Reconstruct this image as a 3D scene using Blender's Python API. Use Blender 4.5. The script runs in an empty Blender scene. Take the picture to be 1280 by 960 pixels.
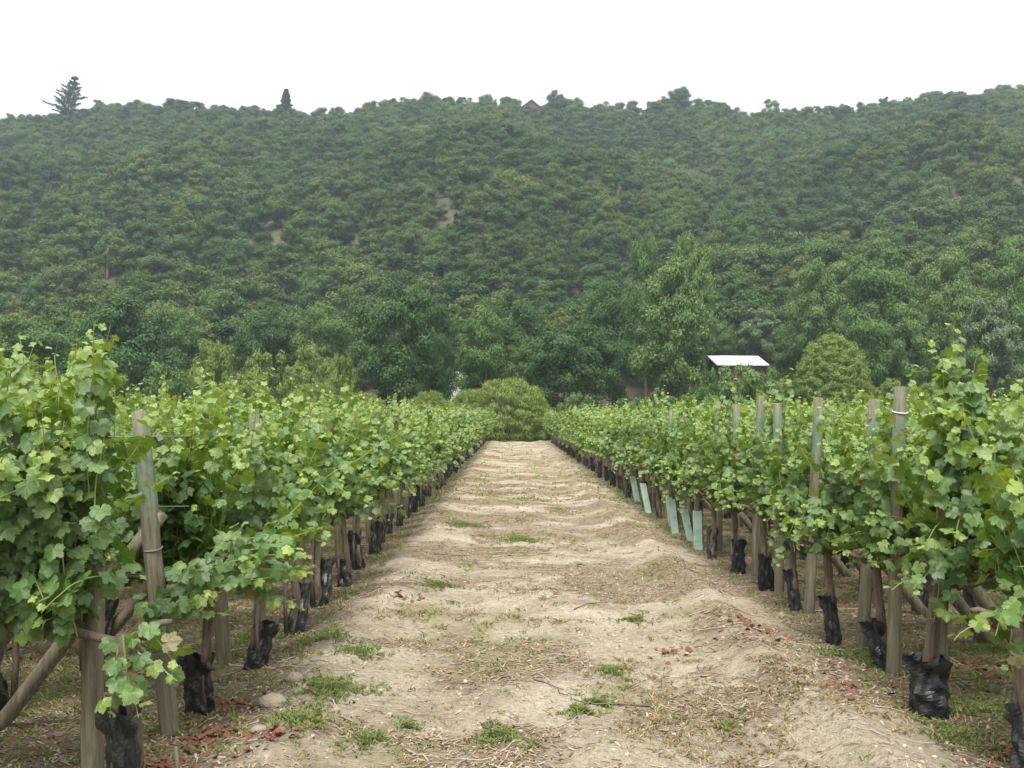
import bpy, math, random
import numpy as np
from mathutils import Vector, Matrix

scene = bpy.context.scene
COL = scene.collection
R = math.radians

# ------------------------------------------------------------------ camera, sky, sun, exposure
EYE = 1.75
F = 1256.0 / 1280.0            # focal length in picture widths
cam_d = bpy.data.cameras.new("camera"); cam = bpy.data.objects.new("camera", cam_d); COL.objects.link(cam)
cam_d.sensor_width = 36.0; cam_d.lens = 36.0 * F
cam_d.clip_start = 0.05; cam_d.clip_end = 5000
cam.location = (0, 0, EYE); cam.rotation_euler = (R(90 + 1.73), 0, R(0.05))
scene.camera = cam

world = bpy.data.worlds.new("World"); scene.world = world; world.use_nodes = True
wn = world.node_tree.nodes; wl = world.node_tree.links
bg = wn["Background"]; bg.inputs[1].default_value = 0.060
sky = wn.new("ShaderNodeTexSky"); sky.sky_type = 'NISHITA'; sky.sun_disc = False
sky.sun_elevation = R(62); sky.sun_rotation = R(188); sky.dust_density = 3.0
tc = wn.new("ShaderNodeTexCoord")
cn = wn.new("ShaderNodeTexNoise"); cn.inputs["Scale"].default_value = 2.2; cn.inputs["Detail"].default_value = 5
cr = wn.new("ShaderNodeValToRGB")
cr.color_ramp.elements[0].position = 0.3; cr.color_ramp.elements[0].color = (9.6, 10.0, 10.3, 1)
cr.color_ramp.elements[1].position = 0.7; cr.color_ramp.elements[1].color = (11.4, 11.5, 11.5, 1)
mx = wn.new("ShaderNodeMixRGB"); mx.inputs[0].default_value = 0.9
wl.new(tc.outputs["Generated"], cn.inputs["Vector"]); wl.new(cn.outputs["Fac"], cr.inputs[0])
sx = wn.new("ShaderNodeSeparateXYZ"); wl.new(tc.outputs["Generated"], sx.inputs[0])
zr = wn.new("ShaderNodeMapRange"); zr.inputs[3].default_value = .66; zr.inputs[4].default_value = 1.35; wl.new(sx.outputs[2], zr.inputs[0])
zm = wn.new("ShaderNodeVectorMath"); zm.operation = 'SCALE'; wl.new(cr.outputs[0], zm.inputs[0]); wl.new(zr.outputs[0], zm.inputs["Scale"])
wl.new(sky.outputs[0], mx.inputs[1]); wl.new(zm.outputs[0], mx.inputs[2]); wl.new(mx.outputs[0], bg.inputs[0])

sd = bpy.data.lights.new("sun", 'SUN'); sun = bpy.data.objects.new("sun", sd); COL.objects.link(sun)
sd.energy = 2.2; sd.angle = R(24); sd.color = (1.0, 0.96, 0.88)
sun.rotation_euler = (R(28), 0, R(-8))      # high light from slightly behind the viewer's shoulder
sun.location = (0, 0, 60)

scene.view_settings.view_transform = 'Standard'; scene.view_settings.look = 'None'
scene.view_settings.exposure = 1.34; scene.view_settings.gamma = 1.0
scene.view_settings.use_curve_mapping = False
scene.render.engine = 'CYCLES'
scene.cycles.max_bounces = 6; scene.cycles.diffuse_bounces = 3; scene.cycles.transmission_bounces = 4
scene.cycles.volume_bounces = 1; scene.cycles.use_denoising = True

# ------------------------------------------------------------------ helpers
def dirw(px, D):                                   # sideways metres at depth D for a bearing read off the photo
    return (px - 640) / 1256.0 * D
def hgt(py, D):
    return EYE + (518 - py) / 1256.0 * D

def tag(o, label=None, cat=None, group=None, kind=None):
    if label: o["label"] = label
    if cat: o["category"] = cat
    if group: o["group"] = group
    if kind: o["kind"] = kind
    return o

def link(name, mesh, parent=None, loc=None):
    o = bpy.data.objects.new(name, mesh); COL.objects.link(o)
    if parent: o.parent = parent
    if loc is not None: o.location = loc
    return o

def empty(name, loc, rz=0, sc=1.0):
    o = bpy.data.objects.new(name, None); COL.objects.link(o)
    o.empty_display_size = 0.1
    o.location = loc; o.rotation_euler = (0, 0, rz); o.scale = (sc, sc, sc)
    return o

class MB:
    """collects geometry of ONE mesh"""
    def __init__(s): s.V = []; s.G = []; s.C = []; s.n = 0
    def add(s, V, F_, mat=0, col=None):
        V = np.asarray(V, dtype=np.float32).reshape(-1, 3); F_ = np.asarray(F_, dtype=np.int32)
        s.V.append(V); s.G.append((F_ + s.n, mat))
        if col is None: col = (0.0, 0.5, 0.0)
        c = np.ones((len(V), 4), dtype=np.float32); c[:, :3] = col
        s.C.append(c); s.n += len(V)
    def mesh(s, name, mats, smooth=False):
        V = np.concatenate(s.V); C = np.concatenate(s.C)
        me = bpy.data.meshes.new(name)
        loops = np.concatenate([g.ravel() for g, m in s.G])
        tot = np.concatenate([np.full(len(g), g.shape[1], dtype=np.int32) for g, m in s.G])
        mi = np.concatenate([np.full(len(g), m, dtype=np.int32) for g, m in s.G])
        st = np.concatenate([[0], np.cumsum(tot)[:-1]]).astype(np.int32)
        me.vertices.add(len(V)); me.vertices.foreach_set("co", V.ravel())
        me.loops.add(len(loops)); me.loops.foreach_set("vertex_index", loops.astype(np.int32))
        me.polygons.add(len(tot)); me.polygons.foreach_set("loop_start", st)
        me.polygons.foreach_set("loop_total", tot)
        for m in mats: me.materials.append(m)
        me.polygons.foreach_set("material_index", mi)
        me.polygons.foreach_set("use_smooth", np.full(len(tot), smooth))
        a = me.color_attributes.new("tint", 'FLOAT_COLOR', 'POINT'); a.data.foreach_set("color", C.ravel())
        me.update(calc_edges=True); me.validate()
        return me
    def tube(s, pts, rad, sides=8, mat=0, cap=True, col=None, rough=0.0, rng=None):
        P = np.asarray(pts, dtype=float); n = len(P); rad = np.broadcast_to(np.asarray(rad, dtype=float), (n,))
        T = np.gradient(P, axis=0); T /= np.linalg.norm(T, axis=1)[:, None] + 1e-9
        up = np.array([0, 0, 1.0]) if abs(T[0][2]) < .9 else np.array([1.0, 0, 0])
        V = []; a = np.arange(sides) * 2 * np.pi / sides
        u = np.cross(up, T[0]); u /= np.linalg.norm(u)
        for i in range(n):
            u = u - T[i] * np.dot(u, T[i]); u /= np.linalg.norm(u) + 1e-9
            w = np.cross(T[i], u)
            r = rad[i] * np.ones(sides)
            if rough and rng is not None: r = r * (1 + rough * rng.standard_normal(sides))
            V.append(P[i] + r[:, None] * (np.cos(a)[:, None] * u + np.sin(a)[:, None] * w))
        V = np.concatenate(V); k = np.arange(sides); k2 = (k + 1) % sides
        Fq = np.concatenate([np.stack([i * sides + k, i * sides + k2, (i + 1) * sides + k2, (i + 1) * sides + k], 1) for i in range(n - 1)])
        b = s.n
        s.add(V, Fq, mat, col)
        if cap:
            s.G.append((np.array([[b + (n - 1) * sides + j for j in range(sides)]], dtype=np.int32), mat))
            s.G.append((np.array([[b + j for j in range(sides)][::-1]], dtype=np.int32), mat))
    def box(s, x0, x1, y0, y1, z0, z1, mat=0):
        V = [(x, y, z) for z in (z0, z1) for y in (y0, y1) for x in (x0, x1)]
        s.add(V, [(0, 2, 3, 1), (4, 5, 7, 6), (0, 1, 5, 4), (2, 6, 7, 3), (0, 4, 6, 2), (1, 3, 7, 5)], mat)

# value noise ----------------------------------------------------------------
_prng = np.random.default_rng(77); _T = _prng.random((256, 256))
def vnoise(x, y):
    x = np.asarray(x, float); y = np.asarray(y, float)
    xi = np.floor(x).astype(int); yi = np.floor(y).astype(int); fx = x - xi; fy = y - yi
    fx = fx * fx * (3 - 2 * fx); fy = fy * fy * (3 - 2 * fy)
    g = lambda i, j: _T[i % 256, j % 256]
    return (g(xi, yi) * (1 - fx) + g(xi + 1, yi) * fx) * (1 - fy) + (g(xi, yi + 1) * (1 - fx) + g(xi + 1, yi + 1) * fx) * fy
def fbm(x, y, o=4):
    v = 0; a = .5; t = 0
    for k in range(o):
        v = v + a * vnoise(np.asarray(x) * 2 ** k + 13.1 * k, np.asarray(y) * 2 ** k + 7.7 * k); t += a; a *= .55
    return v / t
def sstep(a, b, x):
    t = np.clip((np.asarray(x, float) - a) / (b - a), 0, 1); return t * t * (3 - 2 * t)

# ------------------------------------------------------------------ materials
def newmat(name):
    m = bpy.data.materials.new(name); m.use_nodes = True
    n = m.node_tree.nodes; l = m.node_tree.links; p = n["Principled BSDF"]
    return m, n, l, p
def ramp(n, stops):
    r = n.new("ShaderNodeValToRGB"); e = r.color_ramp.elements
    e[0].position = stops[0][0]; e[0].color = (*stops[0][1], 1)
    e[1].position = stops[-1][0]; e[1].color = (*stops[-1][1], 1)
    for p, c in stops[1:-1]:
        q = e.new(p); q.color = (*c, 1)
    return r
def noise(n, l, scale, detail=4, rough=.6, vec=None, dist=0):
    t = n.new("ShaderNodeTexNoise"); t.inputs["Scale"].default_value = scale
    t.inputs["Detail"].default_value = detail; t.inputs["Roughness"].default_value = rough
    t.inputs["Distortion"].default_value = dist
    if vec is None:
        c = n.new("ShaderNodeTexCoord"); vec = c.outputs["Object"]
    l.new(vec, t.inputs["Vector"]); return t
def mixc(n, l, fac, a, b, mode='MIX'):
    m = n.new("ShaderNodeMixRGB"); m.blend_type = mode
    for i, v in enumerate((fac, a, b)):
        if hasattr(v, "links") or hasattr(v, "is_linked"): l.new(v, m.inputs[i])
        elif i == 0: m.inputs[0].default_value = v
        else: m.inputs[i].default_value = (*v, 1)
    return m.outputs[0]
def bump(n, l, p, h, strength, dist):
    b = n.new("ShaderNodeBump"); b.inputs["Strength"].default_value = strength; b.inputs["Distance"].default_value = dist
    l.new(h, b.inputs["Height"]); l.new(b.outputs[0], p.inputs["Normal"])

def foliage_mat(name, dark, light, young=None, transl=.28, rough=.55, spec=.35, objvar=.5):
    """tint.r: young growth, tint.g: leaf to leaf variation, Object random: plant to plant variation"""
    m, n, l, p = newmat(name)
    at = n.new("ShaderNodeVertexColor"); at.layer_name = "tint"
    sp = n.new("ShaderNodeSeparateColor"); l.new(at.outputs[0], sp.inputs[0])
    oi = n.new("ShaderNodeObjectInfo")
    ma = n.new("ShaderNodeMath"); ma.operation = 'MULTIPLY_ADD'; ma.inputs[1].default_value = objvar; 
    l.new(oi.outputs["Random"], ma.inputs[0])
    mb = n.new("ShaderNodeMath"); mb.operation = 'MULTIPLY'; mb.inputs[1].default_value = 1 - objvar
    l.new(sp.outputs[1], mb.inputs[0]); l.new(mb.outputs[0], ma.inputs[2])
    c = mixc(n, l, ma.outputs[0], dark, light)
    if young: c = mixc(n, l, sp.outputs[0], c, young)
    if name == 'grape_leaf': c = mixc(n, l, sp.outputs[2], c, (.26, .12, .045))
    l.new(c, p.inputs["Base Color"])
    p.inputs["Roughness"].default_value = rough; p.inputs["Specular IOR Level"].default_value = spec
    tr = n.new("ShaderNodeBsdfTranslucent")
    tcx = mixc(n, l, 0.5, c, (.30, .42, .05), 'MIX')
    l.new(tcx, tr.inputs[0])
    ms = n.new("ShaderNodeMixShader"); ms.inputs[0].default_value = transl
    l.new(p.outputs[0], ms.inputs[1]); l.new(tr.outputs[0], ms.inputs[2])
    l.new(ms.outputs[0], n["Material Output"].inputs[0])
    return m

M_leaf = foliage_mat("grape_leaf", (.038, .104, .010), (.112, .215, .024), (.40, .52, .045), .30, .38, .5, .18)
def leafdetail():
    n = M_leaf.node_tree.nodes; l = M_leaf.node_tree.links; p = n["Principled BSDF"]
    src = p.inputs["Base Color"].links[0].from_socket
    t = noise(n, l, 38, 4, .65); r_ = ramp(n, [(.32, (.62, .68, .60)), (.55, (1, 1, 1)), (.72, (1.25, 1.18, 1.1))]); l.new(t.outputs[0], r_.inputs[0])
    g = n.new("ShaderNodeNewGeometry")
    c = mixc(n, l, 1, src, r_.outputs[0], 'MULTIPLY')
    c = mixc(n, l, g.outputs["Backfacing"], c, mixc(n, l, .45, c, (.12, .19, .09)))       # paler undersides
    l.new(c, p.inputs["Base Color"]); bump(n, l, p, t.outputs[0], .55, .012)
leafdetail()
M_cane = newmat("green_cane")[0]; M_cane.node_tree.nodes["Principled BSDF"].inputs["Base Color"].default_value = (.16, .20, .06, 1)
M_tree = [foliage_mat("crown_dark", (.013, .046, .011), (.038, .092, .020), (.08, .15, .03), .08, .6, .25, .15),
          foliage_mat("crown_mid", (.034, .090, .018), (.080, .150, .032), (.14, .22, .05), .12, .6, .25, .45),
          foliage_mat("crown_light", (.050, .112, .026), (.100, .180, .044), (.19, .26, .07), .15, .6, .25, .45),
          foliage_mat("crown_yellow", (.10, .165, .026), (.17, .235, .045), (.27, .33, .07), .2, .6, .25, .45),
          foliage_mat("crown_greyish", (.055, .100, .042), (.10, .15, .075), (.20, .25, .14), .12, .6, .25, .45),
          foliage_mat("needles", (.018, .036, .026), (.035, .060, .040), (.05, .08, .05), .1, .6, .2, .4)]
def hill_mat():
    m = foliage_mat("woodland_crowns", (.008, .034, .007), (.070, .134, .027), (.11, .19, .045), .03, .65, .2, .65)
    n = m.node_tree.nodes; l = m.node_tree.links; p = n["Principled BSDF"]
    src = p.inputs["Base Color"].links[0].from_socket
    oi = n.new("ShaderNodeObjectInfo"); wnz = n.new("ShaderNodeTexWhiteNoise"); wnz.noise_dimensions = '1D'
    l.new(oi.outputs["Random"], wnz.inputs["W"])
    r = ramp(n, [(0, (.62, .70, .62)), (.35, (1, 1, 1)), (.70, (1.15, 1.0, .85)), (.90, (1.25, .98, .9)), (1.0, (1.7, 1.1, 1.15))])
    l.new(wnz.outputs["Value"], r.inputs[0])
    c = mixc(n, l, 1.0, src, r.outputs[0], 'MULTIPLY')
    pn = noise(n, l, .022, 3, .6, oi.outputs["Location"]); pr_ = ramp(n, [(.34, (.60, .72, .66)), (.5, (1, 1, 1)), (.66, (1.38, 1.18, .95))]); l.new(pn.outputs[0], pr_.inputs[0])
    c = mixc(n, l, 1.0, c, pr_.outputs[0], 'MULTIPLY'); l.new(c, p.inputs["Base Color"])
    return m
M_hill = hill_mat()

def bark_mat(name, a, b, scale=18, z=.25):
    m, n, l, p = newmat(name); c = n.new("ShaderNodeTexCoord"); mp = n.new("ShaderNodeMapping")
    mp.inputs["Scale"].default_value = (1, 1, z); l.new(c.outputs["Object"], mp.inputs[0])
    t = noise(n, l, scale, 6, .7, mp.outputs[0], .6); r = ramp(n, [(.3, a), (.7, b)]); l.new(t.outputs[0], r.inputs[0])
    l.new(r.outputs[0], p.inputs["Base Color"]); p.inputs["Roughness"].default_value = .9
    p.inputs["Specular IOR Level"].default_value = .2
    bump(n, l, p, t.outputs[0], .8, .02); return m
M_vbark = bark_mat("vine_bark", (.06, .045, .035), (.21, .16, .12), 26, .18)
M_tbark = bark_mat("tree_bark", (.06, .05, .04), (.15, .12, .09), 6)
M_dead = bark_mat("dead_wood", (.30, .22, .15), (.45, .35, .25), 6)

def post_mat(name, stain):
    m, n, l, p = newmat(name); c = n.new("ShaderNodeTexCoord"); mp = n.new("ShaderNodeMapping")
    mp.inputs["Scale"].default_value = (1, 1, .07); l.new(c.outputs["Object"], mp.inputs[0])
    oi = n.new("ShaderNodeObjectInfo"); add = n.new("ShaderNodeVectorMath"); add.operation = 'ADD'
    l.new(mp.outputs[0], add.inputs[0]); l.new(oi.outputs["Random"], add.inputs[1])
    t = noise(n, l, 42, 6, .7, add.outputs[0], .4)
    r = ramp(n, [(.28, (.07, .062, .048)), (.5, (.165, .145, .112)), (.75, (.28, .25, .195))]); l.new(t.outputs[0], r.inputs[0])
    t2 = noise(n, l, 5, 3, .6, add.outputs[0]); r2 = ramp(n, [(.35, (.75, .8, .68)), (.7, (1.15, 1.08, 1.0))]); l.new(t2.outputs[0], r2.inputs[0])
    col = mixc(n, l, 1, r.outputs[0], r2.outputs[0], 'MULTIPLY')
    if stain:
        s = n.new("ShaderNodeSeparateXYZ"); l.new(c.outputs["Object"], s.inputs[0])
        rr = ramp(n, [(.60, (0, 0, 0)), (.72, (1, 1, 1)), (.84, (1, 1, 1)), (.92, (.25, .25, .25))])
        dv = n.new("ShaderNodeMath"); dv.operation = 'DIVIDE'; dv.inputs[1].default_value = 2.05
        l.new(s.outputs[2], dv.inputs[0]); l.new(dv.outputs[0], rr.inputs[0])
        t3 = noise(n, l, 14, 4, .7, c.outputs["Object"]); r3 = ramp(n, [(.38, (0, 0, 0)), (.62, (.75, .75, .75))]); l.new(t3.outputs[0], r3.inputs[0])
        f = mixc(n, l, 1, rr.outputs[0], r3.outputs[0], 'MULTIPLY')
        col = mixc(n, l, f, col, (.12, .25, .20))
    l.new(col, p.inputs["Base Color"]); p.inputs["Roughness"].default_value = .85; p.inputs["Specular IOR Level"].default_value = .25
    bump(n, l, p, t.outputs[0], .7, .006); return m
M_post = post_mat("weathered_post", True); M_brace = post_mat("weathered_brace", False)

def simple(name, c, rough=.6, spec=.4, nz=None):
    m, n, l, p = newmat(name); p.inputs["Roughness"].default_value = rough; p.inputs["Specular IOR Level"].default_value = spec
    if nz:
        t = noise(n, l, nz, 4, .6); r = ramp(n, [(.3, tuple(x * .75 for x in c)), (.7, tuple(min(1, x * 1.2) for x in c))])
        l.new(t.outputs[0], r.inputs[0]); l.new(r.outputs[0], p.inputs["Base Color"])
    else: p.inputs["Base Color"].default_value = (*c, 1)
    return m
M_bag = simple("black_plastic", (.016, .017, .018), .42, .5)
def bagfix():
    n = M_bag.node_tree.nodes; l = M_bag.node_tree.links; p = n["Principled BSDF"]
    t = noise(n, l, 16, 3, .55, None, 1.0); bump(n, l, p, t.outputs[0], .4, .02)
bagfix()
M_guard = simple("pale_green_board", (.36, .50, .42), .45, .4, 6)
M_wire = simple("galvanised_wire", (.16, .16, .155), .45, .5)
M_tie = simple("white_tie", (.75, .75, .72), .5, .4)
M_stone = simple("river_stone", (.30, .25, .20), .85, .2, 9)
n_ = M_stone.node_tree.nodes; t_ = noise(n_, M_stone.node_tree.links, 30, 6, .7); bump(n_, M_stone.node_tree.links, n_["Principled BSDF"], t_.outputs[0], .8, .03)
M_roofw = simple("white_metal_roof", (.72, .74, .76), .35, .5, 2)
M_wallw = simple("white_wall", (.78, .78, .76), .8, .2, 3)
M_wallb = simple("brown_wall", (.12, .075, .06), .85, .2, 3)
M_roofd = simple("dark_roof", (.10, .07, .06), .8, .2, 3)
M_glass = simple("window_glass", (.03, .035, .04), .1, .6)
M_twig = simple("dry_twig", (.36, .30, .23), .85, .2, 8)
M_twigd = simple("dark_twig", (.14, .10, .08), .85, .2, 8)
M_red = simple("red_dead_leaf", (.15, .06, .038), .7, .3, 20)
M_chip = simple("litter_chip", (.30, .23, .15), .9, .1, 9)
M_pebble = simple("pebble", (.42, .35, .26), .9, .2, 12)
M_weed = foliage_mat("weed_green", (.12, .165, .05), (.22, .26, .095), (.32, .30, .14), .25, .6, .2, .1)
M_dryw = foliage_mat("weed_dry", (.24, .185, .10), (.37, .30, .18), (.28, .16, .09), .15, .8, .1, .1)

# ------------------------------------------------------------------ ground fields
def litter_f(x, y):      # dry twig and straw cover, 0..1
    return sstep(.43, .60, fbm(x * 1.1 + 3, y * 1.3 + 5, 4))
def weed_f(x, y):
    return sstep(.53, .70, fbm(x * 1.3 + 30, y * 1.1 + 50, 3))
def strip_f(x):          # 1 under the vines, 0 on the track
    return np.maximum(sstep(-1.15, -1.75, x) if False else 1 - sstep(-1.75, -1.15, x), sstep(1.95, 2.6, x))
def gh(x, y):
    x = np.asarray(x, float); y = np.asarray(y, float)
    wob = .25 * (vnoise(y * .28, 3.3 + 0 * y) - .5)
    h = (.115 - .045 * sstep(6, 20, y)) * np.exp(-((x - 1.80 - wob) / .19) ** 2)                       # ridge beside the right hand vines
    h = h + .05 * np.exp(-((x + 1.22 - wob) / .28) ** 2)                    # lip on the left
    h = h - .035 * np.exp(-((x - 1.15 - wob) / .35) ** 2)
    h = h - .05 * (1 - sstep(-1.9, -1.3, x)) - .03 * sstep(2.05, 2.5, x)
    near = 1 - sstep(30, 60, y)
    h = h - .022 * np.exp(-((x - .95 - wob * .5) / .22) ** 2) - .022 * np.exp(-((x + .45 - wob * .5) / .22) ** 2)
    h = h + (.038 * (fbm(x * 1.1, y * .38, 3) - .5) + .036 * (fbm(x * 3.6 + 9, y * 1.5, 3) - .5) + .030 * (fbm(x * 11, y * 11, 3) - .5) * (1 - sstep(9, 20, y))) * (.2 + .8 * (1 - sstep(6, 22, y)))
    return h

SIL = [(-400, 190), (-200, 170), (0, 155), (60, 150), (140, 138), (230, 136), (300, 141), (400, 145), (450, 142), (520, 131), (580, 130),
       (650, 138), (690, 139), (730, 141), (800, 138), (850, 133), (900, 137), (940, 148), (970, 146), (1010, 142), (1100, 134), (1200, 123),
       (1280, 117), (1400, 112), (1700, 120)]
SU = np.array([(p - 640) / 1256. for p, _ in SIL]); SE = np.array([(518 - q + 3) / 1256. for _, q in SIL])
Y0, YR = 100.0, 385.0
def terr(x, y):
    x = np.asarray(x, float); y = np.asarray(y, float)
    u = x / np.maximum(y, 40)
    H = np.interp(u, SU, SE) * YR + EYE - 4.0
    t = (y - Y0) / (YR - Y0)
    s = np.where(t < 0, 0, np.where(t < 1, t ** 1.12, 1 - (t - 1) * 1.6))
    s = np.maximum(s, 0)
    folds = 30 * (fbm(x / 55 + 4, y / 80 + 8, 3) - .5) * sstep(0.02, .3, t) * (1 - sstep(.72, .98, t))
    return np.maximum(H * s + folds * (t > 0), 0)

# ------------------------------------------------------------------ ground sheet
def graded(a, b, first, grow, mx_):
    v = [a]; st = first
    while v[-1] < b: v.append(v[-1] + st); st = min(st * grow, mx_)
    return np.array(v)
def grid_mesh(name, xs, ys, zf, mat, lit=True):
    X, Y = np.meshgrid(xs, ys); Z = zf(X, Y)
    nx, ny = len(xs), len(ys)
    V = np.stack([X.ravel(), Y.ravel(), Z.ravel()], 1)
    i = np.arange(nx - 1)[None, :] + nx * np.arange(ny - 1)[:, None]
    Fq = np.stack([i, i + 1, i + 1 + nx, i + nx], -1).reshape(-1, 4)
    b = MB()
    col = np.stack([litter_f(X, Y).ravel(), weed_f(X, Y).ravel(), strip_f(X).ravel()], 1)
    b.add(V, Fq, 0, col); return b.mesh(name, [mat], True)
def ground_mat():
    m, n, l, p = newmat("soil_and_sand"); c = n.new("ShaderNodeTexCoord"); ob = c.outputs["Object"]
    at = n.new("ShaderNodeVertexColor"); at.layer_name = "tint"; sp = n.new("ShaderNodeSeparateColor"); l.new(at.outputs[0], sp.inputs[0])
    t1 = noise(n, l, 1.3, 6, .65, ob, .5); r1 = ramp(n, [(.30, (.28, .225, .165)), (.46, (.42, .36, .27)), (.66, (.54, .475, .37))]); l.new(t1.outputs[0], r1.inputs[0])
    t2 = noise(n, l, 22, 8, .85, ob); r2 = ramp(n, [(.34, (.42, .38, .35)), (.52, (1, 1, 1)), (.68, (1.25, 1.23, 1.2))]); l.new(t2.outputs[0], r2.inputs[0])
    sand = mixc(n, l, 1, r1.outputs[0], r2.outputs[0], 'MULTIPLY')
    tg_ = noise(n, l, 95, 4, .8, ob); rg_ = ramp(n, [(.36, (.45, .42, .38)), (.47, (1, 1, 1)), (.60, (1, 1, 1)), (.72, (1.45, 1.42, 1.38))]); l.new(tg_.outputs[0], rg_.inputs[0])
    sand = mixc(n, l, 1, sand, rg_.outputs[0], 'MULTIPLY')
    t3 = noise(n, l, 45, 5, .8, ob, 1.5); r3 = ramp(n, [(.30, (.11, .08, .06)), (.5, (.24, .18, .12)), (.7, (.40, .32, .22))]); l.new(t3.outputs[0], r3.inputs[0])
    t5 = noise(n, l, 6, 4, .7, ob, .5); r5 = ramp(n, [(.30, (.2, .2, .2)), (.52, (1, 1, 1))]); l.new(t5.outputs[0], r5.inputs[0])
    f = mixc(n, l, .85, sp.outputs[0], r5.outputs[0], 'MULTIPLY')
    col = mixc(n, l, f, sand, r3.outputs[0])
    t4 = noise(n, l, 9, 6, .8, ob, 1.0); r4 = ramp(n, [(.25, (.07, .05, .035)), (.45, (.15, .108, .075)), (.6, (.21, .16, .10)), (.75, (.13, .15, .05))]); l.new(t4.outputs[0], r4.inputs[0])
    tn = noise(n, l, 3.0, 4, .7, ob); r6 = ramp(n, [(.28, (.55, .55, .55)), (.6, (1, 1, 1))]); l.new(tn.outputs[0], r6.inputs[0])
    f2 = mixc(n, l, 1, sp.outputs[2], r6.outputs[0], 'MULTIPLY')
    col = mixc(n, l, f2, col, r4.outputs[0])
    col = mixc(n, l, sp.outputs[1], col, mixc(n, l, .45, col, (.22, .20, .08)))
    # beyond the vineyard: rough grass
    s = n.new("ShaderNodeSeparateXYZ"); l.new(ob, s.inputs[0])
    mr = n.new("ShaderNodeMapRange"); mr.inputs[1].default_value = 63; mr.inputs[2].default_value = 68; l.new(s.outputs[1], mr.inputs[0])
    tg = noise(n, l, .6, 5, .7, ob); rg = ramp(n, [(.3, (.07, .09, .03)), (.7, (.16, .16, .07))]); l.new(tg.outputs[0], rg.inputs[0])
    col = mixc(n, l, mr.outputs[0], col, rg.outputs[0])
    l.new(col, p.inputs["Base Color"]); p.inputs["Roughness"].default_value = .95; p.inputs["Specular IOR Level"].default_value = .1
    t6 = noise(n, l, 60, 5, .75, ob); bump(n, l, p, t6.outputs[0], .9, .035)
    return m
M_ground = ground_mat()
xr = graded(0, 4.3, .028, 1.0, .028); xp = np.concatenate([xr, graded(xr[-1] + .05, 700, .06, 1.12, 40)])
xs = np.concatenate([-xp[::-1], xp[1:]])
ys = np.concatenate([[-700, -300, -120, -50, -20, -10, -6, -4], graded(-3, 3.5, .15, 1.0, .15), graded(3.6, 14, .03, 1.0, .03),
                     graded(14.05, 66, .04, 1.012, .25), graded(66.3, 1300, .3, 1.08, 40)])
ys = np.unique(ys)
def gz(X, Y):
    w = 1 - sstep(64, 70, Y)
    return gh(X, Y) * w
ground = link("ground", grid_mesh("ground", xs, ys, gz, M_ground)); tag(ground, kind="structure")

m, n, l, p = newmat("hill_soil")
t = noise(n, l, .25, 8, .8); r = ramp(n, [(.35, (.040, .050, .022)), (.55, (.075, .065, .038)), (.72, (.17, .105, .07))]); l.new(t.outputs[0], r.inputs[0])
l.new(r.outputs[0], p.inputs["Base Color"]); p.inputs["Roughness"].default_value = .95
hx = np.arange(-420, 421, 6.0); hy = np.concatenate([np.arange(98, 440, 5.0), np.arange(440, 640, 20.0)])
hill = link("hillside", grid_mesh("hillside", hx, hy, lambda X, Y: terr(X, Y) - .3 + .3 * sstep(99, 106, Y), m)); tag(hill, kind="structure")

# ------------------------------------------------------------------ grape leaves and vines
_half = [(12, .84), (24, .80), (34, .66), (46, .88), (58, .90), (72, .78), (86, .64), (104, .80), (122, .78), (145, .62), (166, .46)]
_out = [(0, 1.0)] + _half + [(180, .08)] + [(360 - a, r_) for a, r_ in _half[::-1]]
_o2 = []
for _i, (_a, _r) in enumerate(_out):
    _b, _q = _out[(_i + 1) % len(_out)]; _b = _b if _i < len(_out) - 1 else 360
    _o2.append((_a, _r * 1.02))
    if 12 < (_a + _b) / 2 < 165 or 195 < (_a + _b) / 2 < 348: _o2 += [(_a + (_b - _a) * .42, (_r * .55 + _q * .45) * .93), (_a + (_b - _a) * .55, (_r * .45 + _q * .55) * 1.04)]
_out = _o2
LA = np.array([R(a) for a, _ in _out]); LR = np.array([r_ for _, r_ in _out])
LEAF_XY = np.concatenate([[[0, 0.0]], np.stack([np.sin(LA) * LR, np.cos(LA) * LR], 1)])
LEAF_F = np.array([(0, i, i % len(_out) + 1) for i in range(1, len(_out) + 1)], dtype=np.int32)
SA = np.array([R(a) for a in (0, 52, 110, 180, 250, 308)]); SR = np.array([1.0, .88, .75, .35, .75, .88])
SLEAF_XY = np.stack([np.sin(SA) * SR, np.cos(SA) * SR], 1)

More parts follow.
